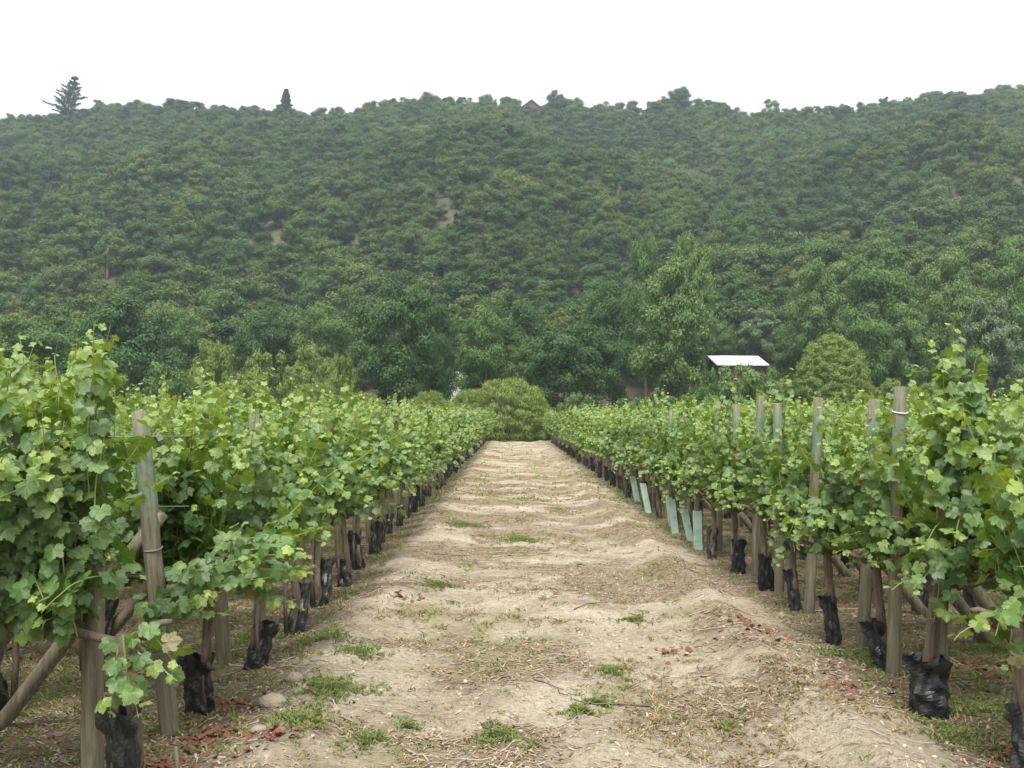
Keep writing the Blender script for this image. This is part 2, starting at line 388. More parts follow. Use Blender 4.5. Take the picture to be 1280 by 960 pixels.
def leaves_into(mb, P, N, T, S, tint, rng, simple_=False, mat=0):
    n_ = len(P); N = N / np.linalg.norm(N, axis=1)[:, None]
    T = T - N * np.sum(T * N, 1)[:, None]; T /= np.linalg.norm(T, axis=1)[:, None] + 1e-9
    U = np.cross(T, N)
    xy = SLEAF_XY if simple_ else LEAF_XY; k = len(xy)
    r2 = (xy ** 2).sum(1); th = np.arctan2(xy[:, 0], xy[:, 1])
    cup = rng.uniform(-.10, .42, n_)[:, None] * -1; ph = rng.uniform(0, 6.28, n_)[:, None]
    W = cup * r2[None] + rng.uniform(.04, .14, n_)[:, None] * np.sin(3 * th[None] + ph) * r2[None] ** .5 - .22 * rng.random(n_)[:, None] * np.abs(xy[:, 0])[None]
    asp = rng.uniform(.9, 1.15, n_)[:, None]
    V = P[:, None, :] + S[:, None, None] * ((xy[:, 0][None] * asp)[..., None] * U[:, None, :] + xy[:, 1][None, :, None] * T[:, None, :] + W[..., None] * N[:, None, :])
    col = np.repeat(np.stack([tint, rng.random(n_), (rng.random(n_) < .008) * .9], 1), k, axis=0)
    off = (np.arange(n_) * k)[:, None, None]
    if simple_: Fq = (np.array([[0, 1, 2, 3], [0, 3, 4, 5]])[None] + off).reshape(-1, 4)
    else: Fq = (LEAF_F[None] + off).reshape(-1, 3)
    mb.add(V.reshape(-1, 3), Fq, mat, col)

def shoot(rng, p0, d0, length, grav, wig=.08, step=.05):
    P = [np.array(p0, float)]; d = np.array(d0, float); d /= np.linalg.norm(d)
    for i in range(int(length / step)):
        d = d + np.array([0, 0, grav]) * step + rng.standard_normal(3) * wig
        d /= np.linalg.norm(d); P.append(P[-1] + d * step)
    return np.array(P)

def vine_foliage(seed, shoots, leaf=.057, simple_=False, stems=True, young=.22, gap=.042):
    """shoots: list of (p0, d0, length, gravity)"""
    rng = np.random.default_rng(seed); mb = MB()
    LP, LN, LT, LS, LC = [], [], [], [], []
    for (p0, d0, ln, g) in shoots:
        P = shoot(rng, p0, d0, ln, g)
        if stems: mb.tube(P, np.linspace(.0045, .002, len(P)), 4 if not simple_ else 3, 1, False)
        L = (len(P) - 1) * .05; k = max(2, int(L / gap)); side = 1
        for j in range(k):
            f = (j + .6) / k
            q = f * (len(P) - 1); i = int(q); q -= i; base = P[i] * (1 - q) + P[min(i + 1, len(P) - 1)] * q
            tan = P[min(i + 1, len(P) - 1)] - P[i - 1 if i else 0]; tan /= np.linalg.norm(tan) + 1e-9
            az = rng.uniform(0, 6.28) if rng.random() < .4 else (side * 1.57 + rng.normal(0, .6)); side = -side
            o = np.array([math.cos(az) * .55, math.sin(az), rng.uniform(-.1, .35)]); o -= tan * np.dot(o, tan) * .7; o /= np.linalg.norm(o)
            s = leaf * (1.12 - .25 * rng.random()) * (1 - .62 * sstep(.72, 1.0, f)) * (1 - .12 * (f < .1))
            tipy = sstep(.58, 1.0, f)
            pet = rng.uniform(.045, .10) * (1 - .5 * tipy)
            b = base + o * pet
            outw = np.array([0, np.sign(b[1]) * .65 if abs(b[1]) > .04 else 0, 0]) + o * .6
            nrm = outw + np.array([0, 0, .55 + .5 * tipy]) + rng.standard_normal(3) * .36
            tt = o * .5 + np.array([0, 0, -.75 + .8 * tipy]) + rng.standard_normal(3) * .28
            LP.append(b); LN.append(nrm); LT.append(tt); LS.append(s)
            LC.append(float(np.clip(tipy * rng.uniform(.5, 1.0) + (rng.random() < .12) * rng.uniform(.15, .5) + .0, 0, 1)))
    leaves_into(mb, np.array(LP), np.array(LN), np.array(LT), np.array(LS), np.array(LC), rng, simple_)
    return mb.mesh("foliage", [M_leaf, M_cane])

def shoots_std(rng, n=26, x0=-.58, x1=.58, hmul=1.0, nl=9, end=0, ylean=.12, endz=(.78, 1.15), endlen=(.3, .65), yb=0, stray=0):
    S = []
    for i in range(n):
        x = x0 + (x1 - x0) * (i + rng.uniform(.1, .9)) / n
        S.append(((x, rng.normal(0, .05), .80 + rng.uniform(-.06, .06)), (rng.normal(0, .14), rng.normal(0, ylean), 1), rng.uniform(.78, 1.30) * hmul, rng.uniform(-.3, .2)))
    for i in range(nl):
        sgn = 1 if i % 2 else -1
        S.append(((rng.uniform(x0, x1), sgn * .08, rng.uniform(.85, 1.45)), (rng.normal(0, .5), sgn, rng.uniform(0, .7)), rng.uniform(.22, .45), -2.2))
    for i in range(end):
        S.append(((x0 + rng.uniform(0, .15), rng.normal(0, .08), rng.uniform(*endz)), (-1 + abs(yb) * .5 * (i % 2), rng.normal(yb, .65), rng.uniform(-.15, .9)), rng.uniform(*endlen), rng.uniform(-2.6, -.8)))
    for i in range(stray): S.append(((rng.uniform(x0, x1), 0, 1.45), (rng.normal(-.35, .6), rng.normal(0, .3), 1), rng.uniform(.5, .85), -.3))
    return S

rg = np.random.default_rng(5)
FOL = {'in': [vine_foliage(100 + i, shoots_std(rg, stray=1)) for i in range(4)],
       'endR': [vine_foliage(120 + i, shoots_std(rg, 18, -.02, .58, .99, 6, 15, .12, (.74, 1.12), (.25, .55), -.9, i % 2)) for i in range(5)],
       'endL': [vine_foliage(140 + i, shoots_std(rg, 22, -.22, .58, 1.04, 8, 11, .14, (.80, 1.35), (.25, .5), .4, i % 2 + 1)) for i in range(5)],
       'far': [vine_foliage(160 + i, shoots_std(rg, 17, -.58, .58, 1, 6, stray=3), .074, True, False, gap=.066) for i in range(3)],
       'farend': [vine_foliage(170 + i, shoots_std(rg, 17, -.15, .58, 1, 6, 10, .12, (.75, 1.2), (.25, .5), 0, 3), .074, True, False, gap=.066) for i in range(4)]}
# the four nearest ends have growth of their own
rg = np.random.default_rng(12)
hl = shoots_std(rg, 32, .20, .58, 1.10, 18, 0, .15)
hl += [((.38, 0, 1.3), (.05, 0, 1), .95, .3), ((.44, .05, 1.3), (.0, .1, 1), .85, .3), ((.20, 0, 1.4), (.05, 0, 1), .85, 1.5), ((.16, .05, 1.4), (.05, 0, 1), .85, 1.5), ((.18, -.05, 1.4), (.05, 0, 1), .8, 1.5)]
hl += [((.1, -.1, 1.0), (.25, 1.0, .5), .55, -2.0), ((.10, .1, 1.2), (.05, 0, 1), .6, .2)]
hl += [((-.10, .05, .80), (-.9, .3, -.4), .30, -1.5), ((-.02, .08, .78), (-.3, .4, -.9), .42, -.5), ((.0, .1, .75), (-.2, .5, -.9), .36, -.5), ((-.1, .1, .7), (-.8, .3, -.3), .25, -.2)]
FOL['heroL'] = [vine_foliage(200, hl, .060)]
h2 = [((a[0], a[1] - .20, a[2]), b, c, d) for a, b, c, d in shoots_std(rg, 26, .02, .58, 1.02, 5, 0, .07)]
h2 += [((.3 - .1 * j, -.05, .85), (-.3, 1, rg.uniform(-.3, .4)), .32, -2.5) for j in range(6)]
h2 += [((.12, .46, .80), (-1, .05, .42 + .06 * j), .62, -.3) for j in range(4)] + [((.22, .50, .72), (-1, .10, .08 * j), .50, -.2) for j in range(4)] + [((0, .1, .76), (.25, 1, .05), .45, 0), ((.2, .5, .75), (-.4, .3, -.6), .3, -.5)]
h2 += [((-.1 - .05 * j, .15 + .05 * j, .82 + .05 * j), (-1, .35 + .1 * j, -.12 + .10 * j), .62 - .03 * j, .1) for j in range(5)]
h2 += [((-.1, -.15, .88), (-1, -.25, .28), .55, .4), ((-.1, -.1, .86), (-1, -.5, .15), .50, .2), ((-.1, -.2, .95), (-.8, -.4, .35), .55, .2), ((-.15, 0, .84), (-1, .1, .1), .50, -.2), ((-.1, -.2, .80), (-.8, -.5, -.1), .4, .0), ((-.1, 0, 1.0), (-.9, 0, .5), .45, -.5)]
FOL['heroL2'] = [vine_foliage(201, h2, .058)]
hr = shoots_std(rg, 20, .05, .58, 1.05, 10, 4, .10, (.9, 1.2), (.2, .35))
hr += [((.12 + .03 * j, .03 * j - .05, 1.45), (.03 * j - .04, 0, 1), .95 - .06 * j, 1.5) for j in range(7)]
hr += [((.06, 0, 1.3), (.02, 0, 1), .85, .2), ((.10, .05, 1.3), (-.03, 0, 1), .72, .2), ((.04, -.05, 1.2), (.05, 0, 1), .8, .2), ((.3, 0, 1.4), (.1, 0, 1), .5, .2)]
hr += [((-.02, -.05, .95), (-1, -.4, .3), .30, -3.5), ((-.02, -.1, .9), (-.8, -.5, .0), .36, -3), ((-.05, 0, .85), (-1, -.1, -.3), .3, -2), ((0, -.1, 1.15), (-.6, -.8, .2), .35, -3), ((0, -.05, .8), (-.2, -.4, -1), .28, -1)]
FOL['heroR'] = [vine_foliage(202, hr, .060)]
h3 = shoots_std(rg, 20, .0, .58, .95, 9, 4, .10, (.9, 1.2), (.2, .35)) + [((-.05, -.1, .9), (-.8, -.6, .2), .38, -3), ((-.05, 0, .8), (-1, -.2, .1), .35, -3), ((-.02, 0, .75), (-.3, -.5, -.6), .3, -1)]
FOL['heroR0'] = [vine_foliage(203, h3, .058)]

TB = []
def trunk_mesh(seed, lean=.0, low=False):
    rng = np.random.default_rng(seed); mb = MB(); s = 8 if not low else 5
    k = 11 if not low else 5
    zz = np.linspace(-.06, .76, k); x = np.cumsum(rng.normal(0, .014, k)); y = np.cumsum(rng.normal(0, .014, k))
    x = (x - x[-1]) * .5 + .35 * lean * (zz - .76); y = (y - y[-1])
    rr = np.linspace(.034, .028, k) * (1 + .12 * rng.standard_normal(k)); rr[-2:] *= 1.25
    mb.tube(np.stack([x, y, zz], 1), rr, s, 0, True, None, .10, rng)
    if not low: TB.append([float(np.interp(q, zz, v)) for v in (x, y) for q in (0, .4)])
    for sg in (-1, 1):
        L = .55 if sg > 0 else .22
        t_ = np.linspace(0, 1, 6)
        mb.tube(np.stack([sg * L * t_, rng.normal(0, .012, 6), .72 + .10 * np.sin(t_ * 1.57) + rng.normal(0, .006, 6)], 1), np.linspace(.026, .013, 6), s, 0, True, None, .12, rng)
    if not low:
        mb.tube([(.02, .03, -.05), (.03, .05, .3), (.02, .02, .62), (0, 0, .74)], [.016, .015, .016, .015], 6, 0, True, None, .12, rng)
    return mb.mesh("trunk", [M_vbark], True)
TRUNK = [trunk_mesh(300 + i, [-.12, .1, 0, .2, -.2, .05][i]) for i in range(6)]
TRUNK_LOW = [trunk_mesh(320 + i, 0, True) for i in range(3)]

def bag_mesh(seed, h=.40, w=.085, flare=.2, low=False):
    rng = np.random.default_rng(seed); mb = MB(); ns = 28 if not low else 8; nr = 22 if not low else 4
    a = np.arange(ns) * 2 * np.pi / ns; V = []
    lx, ly = rng.normal(0, .05, 2); ph = rng.uniform(0, 6, 6)
    for layer in (0, 1):
        for i in range(nr):
            t_ = i / (nr - 1); z = t_ * h
            base = w * (1.05 - .25 * math.sin(t_ * 3.1) * rng.uniform(.6, 1) + flare * max(0, t_ - .7) * 2 if False else (.92 + .06 * math.sin(t_ * 6 + ph[0]) - .10 * math.exp(-((t_ - .72) / .12) ** 2) + flare * max(0, t_ - .75) * 2))
            fold = .13 * np.sin(2 * a + ph[1] + 2.5 * t_) + .10 * np.sin(5 * a + ph[2] + 5 * t_) + .07 * np.sin(9 * a + ph[3] - 9 * t_) + .05 * np.sin(3 * a + 22 * t_ + ph[4])
            crk = .07 * np.abs(np.sin(9 * t_ + 2.2 * np.sin(a + ph[5]))) + .15 * np.abs(np.sin(2.5 * a + 6 * t_ + ph[2])) + .014 * rng.standard_normal(ns)
            r_ = base * (1 + fold - crk) - layer * .003
            zz = z + sstep(.7, 1, t_) * .014 * np.sin(2 * a + ph[1]) + (t_ > .95) * .008 * np.sin(5 * a + ph[0]) - layer * .001 * t_ + .012 * np.sin(3 * a + ph[2]) * t_
            V.append(np.stack([np.cos(a) * r_ * 1.05 + lx * t_, np.sin(a) * r_ * .9 + ly * t_, zz - .02], 1))
        if low: break
    L = len(V); V = np.concatenate(V); k = np.arange(ns); k2 = (k + 1) % ns; Fq = []
    for i in range(nr - 1): Fq.append(np.stack([i * ns + k, i * ns + k2, (i + 1) * ns + k2, (i + 1) * ns + k], 1))
    if not low:
        o = nr * ns
        for i in range(nr - 1): Fq.append(np.stack([o + i * ns + k2, o + i * ns + k, o + (i + 1) * ns + k, o + (i + 1) * ns + k2], 1))
        Fq.append(np.stack([(nr - 1) * ns + k, (nr - 1) * ns + k2, o + (nr - 1) * ns + k2, o + (nr - 1) * ns + k], 1))
    mb.add(V, np.concatenate(Fq), 0); return mb.mesh("plastic_sleeve", [M_bag], low)
BAGS = [bag_mesh(400 + i, [.44, .38, .47, .42, .36, .45][i], [.080, .070, .072, .082, .074, .066][i]) for i in range(6)]
BAG_BIG = bag_mesh(411, .40, .115, .28); BAG_LOW = [bag_mesh(420 + i, .38, .085, .2, True) for i in range(2)]

def guard_mesh(seed):
    rng = np.random.default_rng(seed); mb = MB(); w = .050; h = .50; t_ = .004; lx = rng.uniform(-.10, .03); ly = rng.uniform(-.05, .05)
    for (c, s_) in ((w, 1), (w - t_, 0)):
        pass
    O = [(-w, -w), (w, -w), (w, w), (-w, w)]; I = [(a * .93, b * .93) for a, b in O]
    V = [(x, y, -.01) for x, y in O] + [(x + lx, y + ly, h) for x, y in O] + [(x, y, -.01) for x, y in I] + [(x + lx, y + ly, h) for x, y in I]
    Fq = []
    for i in range(4):
        j = (i + 1) % 4
        Fq += [(i, j, 4 + j, 4 + i), (8 + j, 8 + i, 12 + i, 12 + j), (4 + i, 4 + j, 12 + j, 12 + i), (i, 8 + i, 8 + j, j)]
    mb.add(V, Fq, 0); return mb.mesh("tree_guard", [M_guard])
GUARDS = [guard_mesh(430 + i) for i in range(4)]

def merged(meshes, mats_name="grapevine"):
    """one mesh out of several (for plants too far away to show their parts)"""
    mb = MB(); mats = []
    for me in meshes:
        V = np.empty(len(me.vertices) * 3, np.float32); me.vertices.foreach_get("co", V)
        C = np.empty(len(me.vertices) * 4, np.float32); me.color_attributes["tint"].data.foreach_get("color", C)
        b = mb.n; mb.V.append(V.reshape(-1, 3)); mb.C.append(C.reshape(-1, 4)); mb.n += len(me.vertices)
        by = {}
        for p_ in me.polygons:
            by.setdefault((len(p_.vertices), p_.material_index), []).append(tuple(p_.vertices))
        for (k, mi), fs in by.items():
            mt = me.materials[mi]
            if mt not in mats: mats.append(mt)
            mb.G.append((np.array(fs, dtype=np.int32) + b, mats.index(mt)))
    return mb.mesh(mats_name, mats)
FAR_VINE = [merged([FOL['far'][i], TRUNK_LOW[i], BAG_LOW[i % 2]]) for i in range(3)]

ORD = ["first", "second", "third", "fourth", "fifth", "sixth", "seventh", "eighth", "ninth", "tenth", "eleventh", "twelfth", "thirteenth",
       "fourteenth", "fifteenth", "sixteenth", "seventeenth", "eighteenth", "nineteenth"]
TENS = ["twent", "thirt", "fort", "fift", "sixt"]
def ordw(i):
    if i < 19: return ORD[i]
    n_ = i + 1; t_, u_ = divmod(n_, 10)
    return TENS[t_ - 2] + ("ieth" if u_ == 0 else "y-" + ORD[u_ - 1])

ROWS = {'R': [5.02, 5.99, 7.05, 7.90, 9.15, 10.2, 11.25, 12.35, 13.2, 14.1, 15.1, 16.1, 17.2, 18.3, 19.3, 20.3],
        'L': [3.60, 4.82, 6.04, 7.10, 8.20, 9.45, 10.6, 11.8, 12.9, 14.0, 15.1, 16.2, 17.3]}
for s_ in ROWS:
    while ROWS[s_][-1] < 62: ROWS[s_].append(ROWS[s_][-1] + 1.12)
EDGE = {'R': 2.50, 'L': -1.80}
rr = random.Random(11)
cand = []
for sd_, rows in ROWS.items():
    for ri, y in enumerate(rows):
        sg = 1 if sd_ == 'R' else -1
        nv = int((.54 * y + 3.5 - abs(EDGE[sd_])) / 1.15) + 1
        for k in range(1 if (sd_, ri) == ('L', 0) else 0, nv):
            x = EDGE[sd_] - (.15 if (sd_, ri) == ('L', 0) else 0) + sg * (1.15 * k + (rr.uniform(-.08, .08) if k else rr.uniform(-.05, .05)))
            yy = y + rr.uniform(-.05, .05)
            if (sd_, ri, k) == ('L', 1, 0): x = -1.83
            if (sd_, ri, k) == ('L', 2, 0): yy = 6.14
            # how large it shows: row ends first, plants behind them later
            key = y if k == 0 else y * 1.0 + 12 + 1.5 * k if (abs(x) - .3) / y < .58 else 999
            cand.append((key, sd_, ri, k, x, yy))
cand.sort(key=lambda c: c[0])
indiv = cand[:300]; rest = cand[300:]
GREEN = {('R', i): 1 for i in (8, 9, 10, 11, 13, 15)}
SIDE = {'R': "right of the track", 'L': "left of the track"}
spec = {('L', 0): ("dark grapevine spilling into view at the extreme left edge beside the thick slanting brace", FOL['endL'][0]),
        ('L', 1): ("tall leafy grapevine nearest the viewer left of the track beside the front post", FOL['heroL'][0]),
        ('L', 2): ("grapevine with pale shoots sprawling over the track's left edge behind the bare leaning post", FOL['heroL2'][0]),
        ('R', 0): ("grapevine cut by the right picture edge above the black sleeve in the corner", FOL['heroR0'][0]),
        ('R', 1): ("tall grapevine with upright top shoots and a wide torn black bag right of the track", FOL['heroR'][0])}
for key, sd_, ri, k, x, y in indiv:
    sg = 1 if sd_ == 'R' else -1
    z = float(gh(x, y)); sc = rr.uniform(.90, 1.06)
    if sd_ == 'L' and y < 12: sc *= 1.06
    grp = "grapevines in the rows"
    if k == 0:
        lab = f"grapevine ending the {ordw(ri)} row {SIDE[sd_]}, counted from the viewer"
        if GREEN.get((sd_, ri)) : lab = f"grapevine in a pale green guard ending the {ordw(ri)} row right of the track"
    else:
        lab = f"{ordw(k)} grapevine inward from the track in the {ordw(ri)} row {SIDE[sd_]}" if k else lab
        if k == 1: lab = f"grapevine just behind the end plant of the {ordw(ri)} row {SIDE[sd_]}"
    fol = None
    if k == 0 and (sd_, ri) in spec: lab, fol = spec[(sd_, ri)]; sc = 1.0
    big = y < 23 if k == 0 else y < 13
    if not big and k > 0:
        me = rr.choice(FAR_VINE)
        o = link("grapevine", me, None, (x, y, z)); o.scale = (sc,) * 3
        flip = (k > 0 and rr.random() < .5)
        o.rotation_euler = (0, 0, (0 if sg > 0 else math.pi) + (math.pi if flip else 0))
        tag(o, lab, "grapevine", grp); continue
    flip = (k > 0 and rr.random() < .5)
    root = empty("grapevine", (x, y, z), (0 if sg > 0 else math.pi) + (math.pi if flip else 0), sc)
    tag(root, lab, "grapevine", grp)
    if not big: fol = rr.choice(FOL['farend'])
    if fol is None: fol = rr.choice(FOL['in'] if k else FOL['endR' if sd_ == 'R' else 'endL'])
    link("foliage", fol, root); ti = {('R', 1): 2, ('L', 1): 2}.get((sd_, ri), rr.randrange(6)) if k == 0 else rr.randrange(6); link("trunk", TRUNK[ti], root)
    bx0, bx1, by0, by1 = TB[ti]
    if k == 0 and GREEN.get((sd_, ri)):
        s = link("tree_guard", rr.choice(GUARDS), root, (bx0, by0 - .02, 0)); tag(s, "pale green square tree guard")
    else:
        s = link("plastic_sleeve", BAG_BIG if (sd_, ri, k) == ('R', 1, 0) else rr.choice(BAGS), root, (bx0, by0, 0))
        s.rotation_euler = (-math.atan((by1 - by0) / .4) + rr.uniform(-.04, .04), math.atan((bx1 - bx0) / .4) + rr.uniform(-.06, .06), 0); q = rr.uniform(.95, 1.25) * (1 if y < 14 else .82); s.scale = (q, q, rr.uniform(.85, 1.1))

# the rest of the rows: one object of instanced plants (uncountable at this distance)
def gn_scatter(name, pts, scales, rots, idx, protos, label, tilt=None):
    me = bpy.data.meshes.new(name); me.vertices.add(len(pts)); me.vertices.foreach_set("co", np.asarray(pts, np.float32).ravel())
    for nm, arr, ty in (("sc", scales, 'FLOAT'), ("rz", rots, 'FLOAT'), ("ix", idx, 'INT')):
        a = me.attributes.new(nm, ty, 'POINT'); a.data.foreach_set("value", np.asarray(arr, np.int32 if ty == 'INT' else np.float32))
    o = link(name, me); tag(o, label, kind="stuff")
    ng = bpy.data.node_groups.new(name + "_nodes", 'GeometryNodeTree'); N = ng.nodes; L = ng.links
    ng.interface.new_socket("Geometry", in_out='INPUT', socket_type='NodeSocketGeometry')
    ng.interface.new_socket("Geometry", in_out='OUTPUT', socket_type='NodeSocketGeometry')
    gi = N.new("NodeGroupInput"); go = N.new("NodeGroupOutput"); iop = N.new("GeometryNodeInstanceOnPoints"); jn = N.new("GeometryNodeJoinGeometry")
    for pr in reversed(protos):
        ob = N.new("GeometryNodeObjectInfo"); ob.transform_space = 'ORIGINAL'; ob.inputs["Object"].default_value = pr
        ob.inputs["As Instance"].default_value = True; L.new(ob.outputs["Geometry"], jn.inputs[0])
    def att(nm, ty):
        a = N.new("GeometryNodeInputNamedAttribute"); a.data_type = ty; a.inputs["Name"].default_value = nm; return a.outputs["Attribute"]
    cx = N.new("ShaderNodeCombineXYZ"); L.new(att("rz", 'FLOAT'), cx.inputs[2])
    L.new(gi.outputs[0], iop.inputs["Points"]); L.new(jn.outputs[0], iop.inputs["Instance"])
    iop.inputs["Pick Instance"].default_value = True
    L.new(att("ix", 'INT'), iop.inputs["Instance Index"]); L.new(cx.outputs[0], iop.inputs["Rotation"]); L.new(att("sc", 'FLOAT'), iop.inputs["Scale"])
    L.new(iop.outputs[0], go.inputs[0])
    md = o.modifiers.new("scatter", 'NODES'); md.node_group = ng
    return o
pr = []
for me in FAR_VINE:
    pr.append(next(o for o in COL.objects if o.type == 'MESH' and o.data == me))
npr = np.random.default_rng(3)
gn_scatter("distant_grapevines", [(c[4], c[5], float(gh(c[4], c[5]))) for c in rest], npr.uniform(.93, 1.05, len(rest)),
           npr.choice([0, math.pi], len(rest)), npr.integers(0, 3, len(rest)), pr, "mass of green grapevine rows filling the far vineyard on both sides")

# ------------------------------------------------------------------ posts, braces, wires
def post_mesh(seed, h=1.95, r_=.046, nm="post"):
    rng = np.random.default_rng(seed); mb = MB(); k = 9
    z = np.linspace(-.25, h, k); P = np.stack([rng.normal(0, .003, k), rng.normal(0, .003, k), z], 1)
    rad = np.linspace(r_ * 1.06, r_ * .93, k)
    P = np.concatenate([P, [[P[-1][0], P[-1][1], h + .004]]]); rad = np.append(rad, r_ * .80)
    mb.tube(P, rad, 14, 0, True, None, .015, rng); return mb.mesh(nm, [M_post if nm == "post" else M_brace], True)
POSTS = [post_mesh(500 + i, [1.93, 1.88, 1.97, 1.90][i]) for i in range(4)]
POSTS_M = [post_mesh(510 + i, 1.8, .04) for i in range(2)]
def ring_mesh(z, r_):
    mb = MB(); a = np.linspace(0, 2 * np.pi, 17); mb.tube(np.stack([np.cos(a) * r_, np.sin(a) * r_, z + .01 * np.sin(a)], 1), .004, 5, 0, False); return mb
RING_T = ring_mesh(1.80, .050).mesh("tie", [M_tie], True); RING_W = ring_mesh(1.05, .051).mesh("tie", [M_wire], True)
BRACE = []
for i in range(3):
    rng = np.random.default_rng(520 + i); mb = MB(); k = 8
    t_ = np.linspace(-.12, 1.02, k); A = np.array([1.02, 0, 0]); B = np.array([0.09, 0, 1.12 + .05 * i])
    P = A + (B - A) * t_[:, None] + rng.normal(0, .003, (k, 3)); mb.tube(P, np.linspace(.048, .042, k), 12, 0, True, None, .02, rng)
    BRACE.append(mb.mesh("brace_post", [M_brace], True))
PX = {('L', 1): (-2.04, 4.93, .01, 1.9), ('L', 2): (-1.94, 5.74, .10, 1.85), ('L', 3): (-2.06, 7.25, .08, 1.9), ('R', 2): (2.62, 6.98, .035, 2), ('R', 1): (2.60, 6.22, .05, 2)}
for sd_, rows in ROWS.items():
    sg = 1 if sd_ == 'R' else -1
    for ri, y in enumerate(rows):
        if (sd_, ri) == ('L', 0): continue
        if (sd_, ri) in PX: x, yy, lean, hh = PX[(sd_, ri)]
        else:
            x = EDGE[sd_] + sg * (.15 if sd_ == 'R' else .21) + rr.uniform(-.04, .04); lean = rr.uniform(-.01, .075)
            yy = y + ((-.14 if y < 13.5 else rr.choice([.05, .12, -.15])) if sd_ == 'R' else rr.choice([.0, .08, -.12]))
            if sd_ == 'R' and ri < 2: x += .12; yy = y - .02
        z = float(gh(x, yy))
        zs = (1.0 if y < 13.5 else .95) if sd_ == 'R' else .93
        root = empty("vineyard_post", (x, yy, z)) if y < 14 else None
        lab = f"round wooden end post of the {ordw(ri)} vine row {SIDE[sd_]}"
        if (sd_, ri) == ('L', 1): lab = "round wooden post nearest the viewer left of the track, its top hidden in leaves"
        if (sd_, ri) == ('L', 2): lab = "thick leaning wooden post standing bare between the two nearest left canopies"
        if (sd_, ri) == ('R', 2): lab = "tall bare wooden post with white tie and turquoise stain near its top"
        pm = POSTS[ri % 4]
        if root:
            link("post", pm, root).scale = (1.12 if ri < 4 and sd_ == 'L' else 1,) * 2 + (zs,)
            if (sd_, ri) in (('R', 2),): link("tie", RING_T, root)
            if ri < 8: link("tie", RING_W, root)
        else:
            root = link("vineyard_post", pm, None, (x, yy, z)); root.scale = (1, 1, zs * rr.uniform(.95, 1.02))
        root.rotation_euler = (rr.uniform(-.015, .015), sg * lean, rr.uniform(0, .4) if False else 0)
        tag(root, lab, "post", "end posts along the track")
        if ri < 22:
            b = link("brace_post", BRACE[ri % 3], None, (x, yy + .02, z)); b.rotation_euler = (0, 0, (0 if sg > 0 else math.pi) + rr.uniform(-.06, .06))
            tag(b, f"slanting wooden brace behind the end post of the {ordw(ri)} row {SIDE[sd_]}", "brace", "slanting braces of the rows")
        if y < 30:
            j = 0
            xx = x + sg * 3.9
            while abs(xx) < .52 * y + .8 and j < 3:
                o = link("vineyard_post", POSTS_M[j % 2], None, (xx, y, float(gh(xx, y)))); j += 1
                tag(o, f"{ordw(j - 1)} inner wooden post in the foliage of the {ordw(ri)} row {SIDE[sd_]}", "post", "inner posts of the rows"); xx += sg * 4.6
        if y < 13:
            for wi, wz in enumerate((.80, 1.20, 1.62)):
                mb = MB(); L_ = .6 * y + 3
                t_ = np.linspace(0, L_, 12); mb.tube(np.stack([x + sg * t_, y + 0 * t_, wz - .012 * np.sin(t_ * 1.3) ** 2], 1), .0022, 4, 0, False)
                w = link("trellis_wire", mb.mesh("trellis_wire", [M_wire])); nm = ("lowest", "middle", "upper")[wi]
                tag(w, f"{nm} thin steel wire strung along the {ordw(ri)} row {SIDE[sd_]}", "wire", "trellis wires")

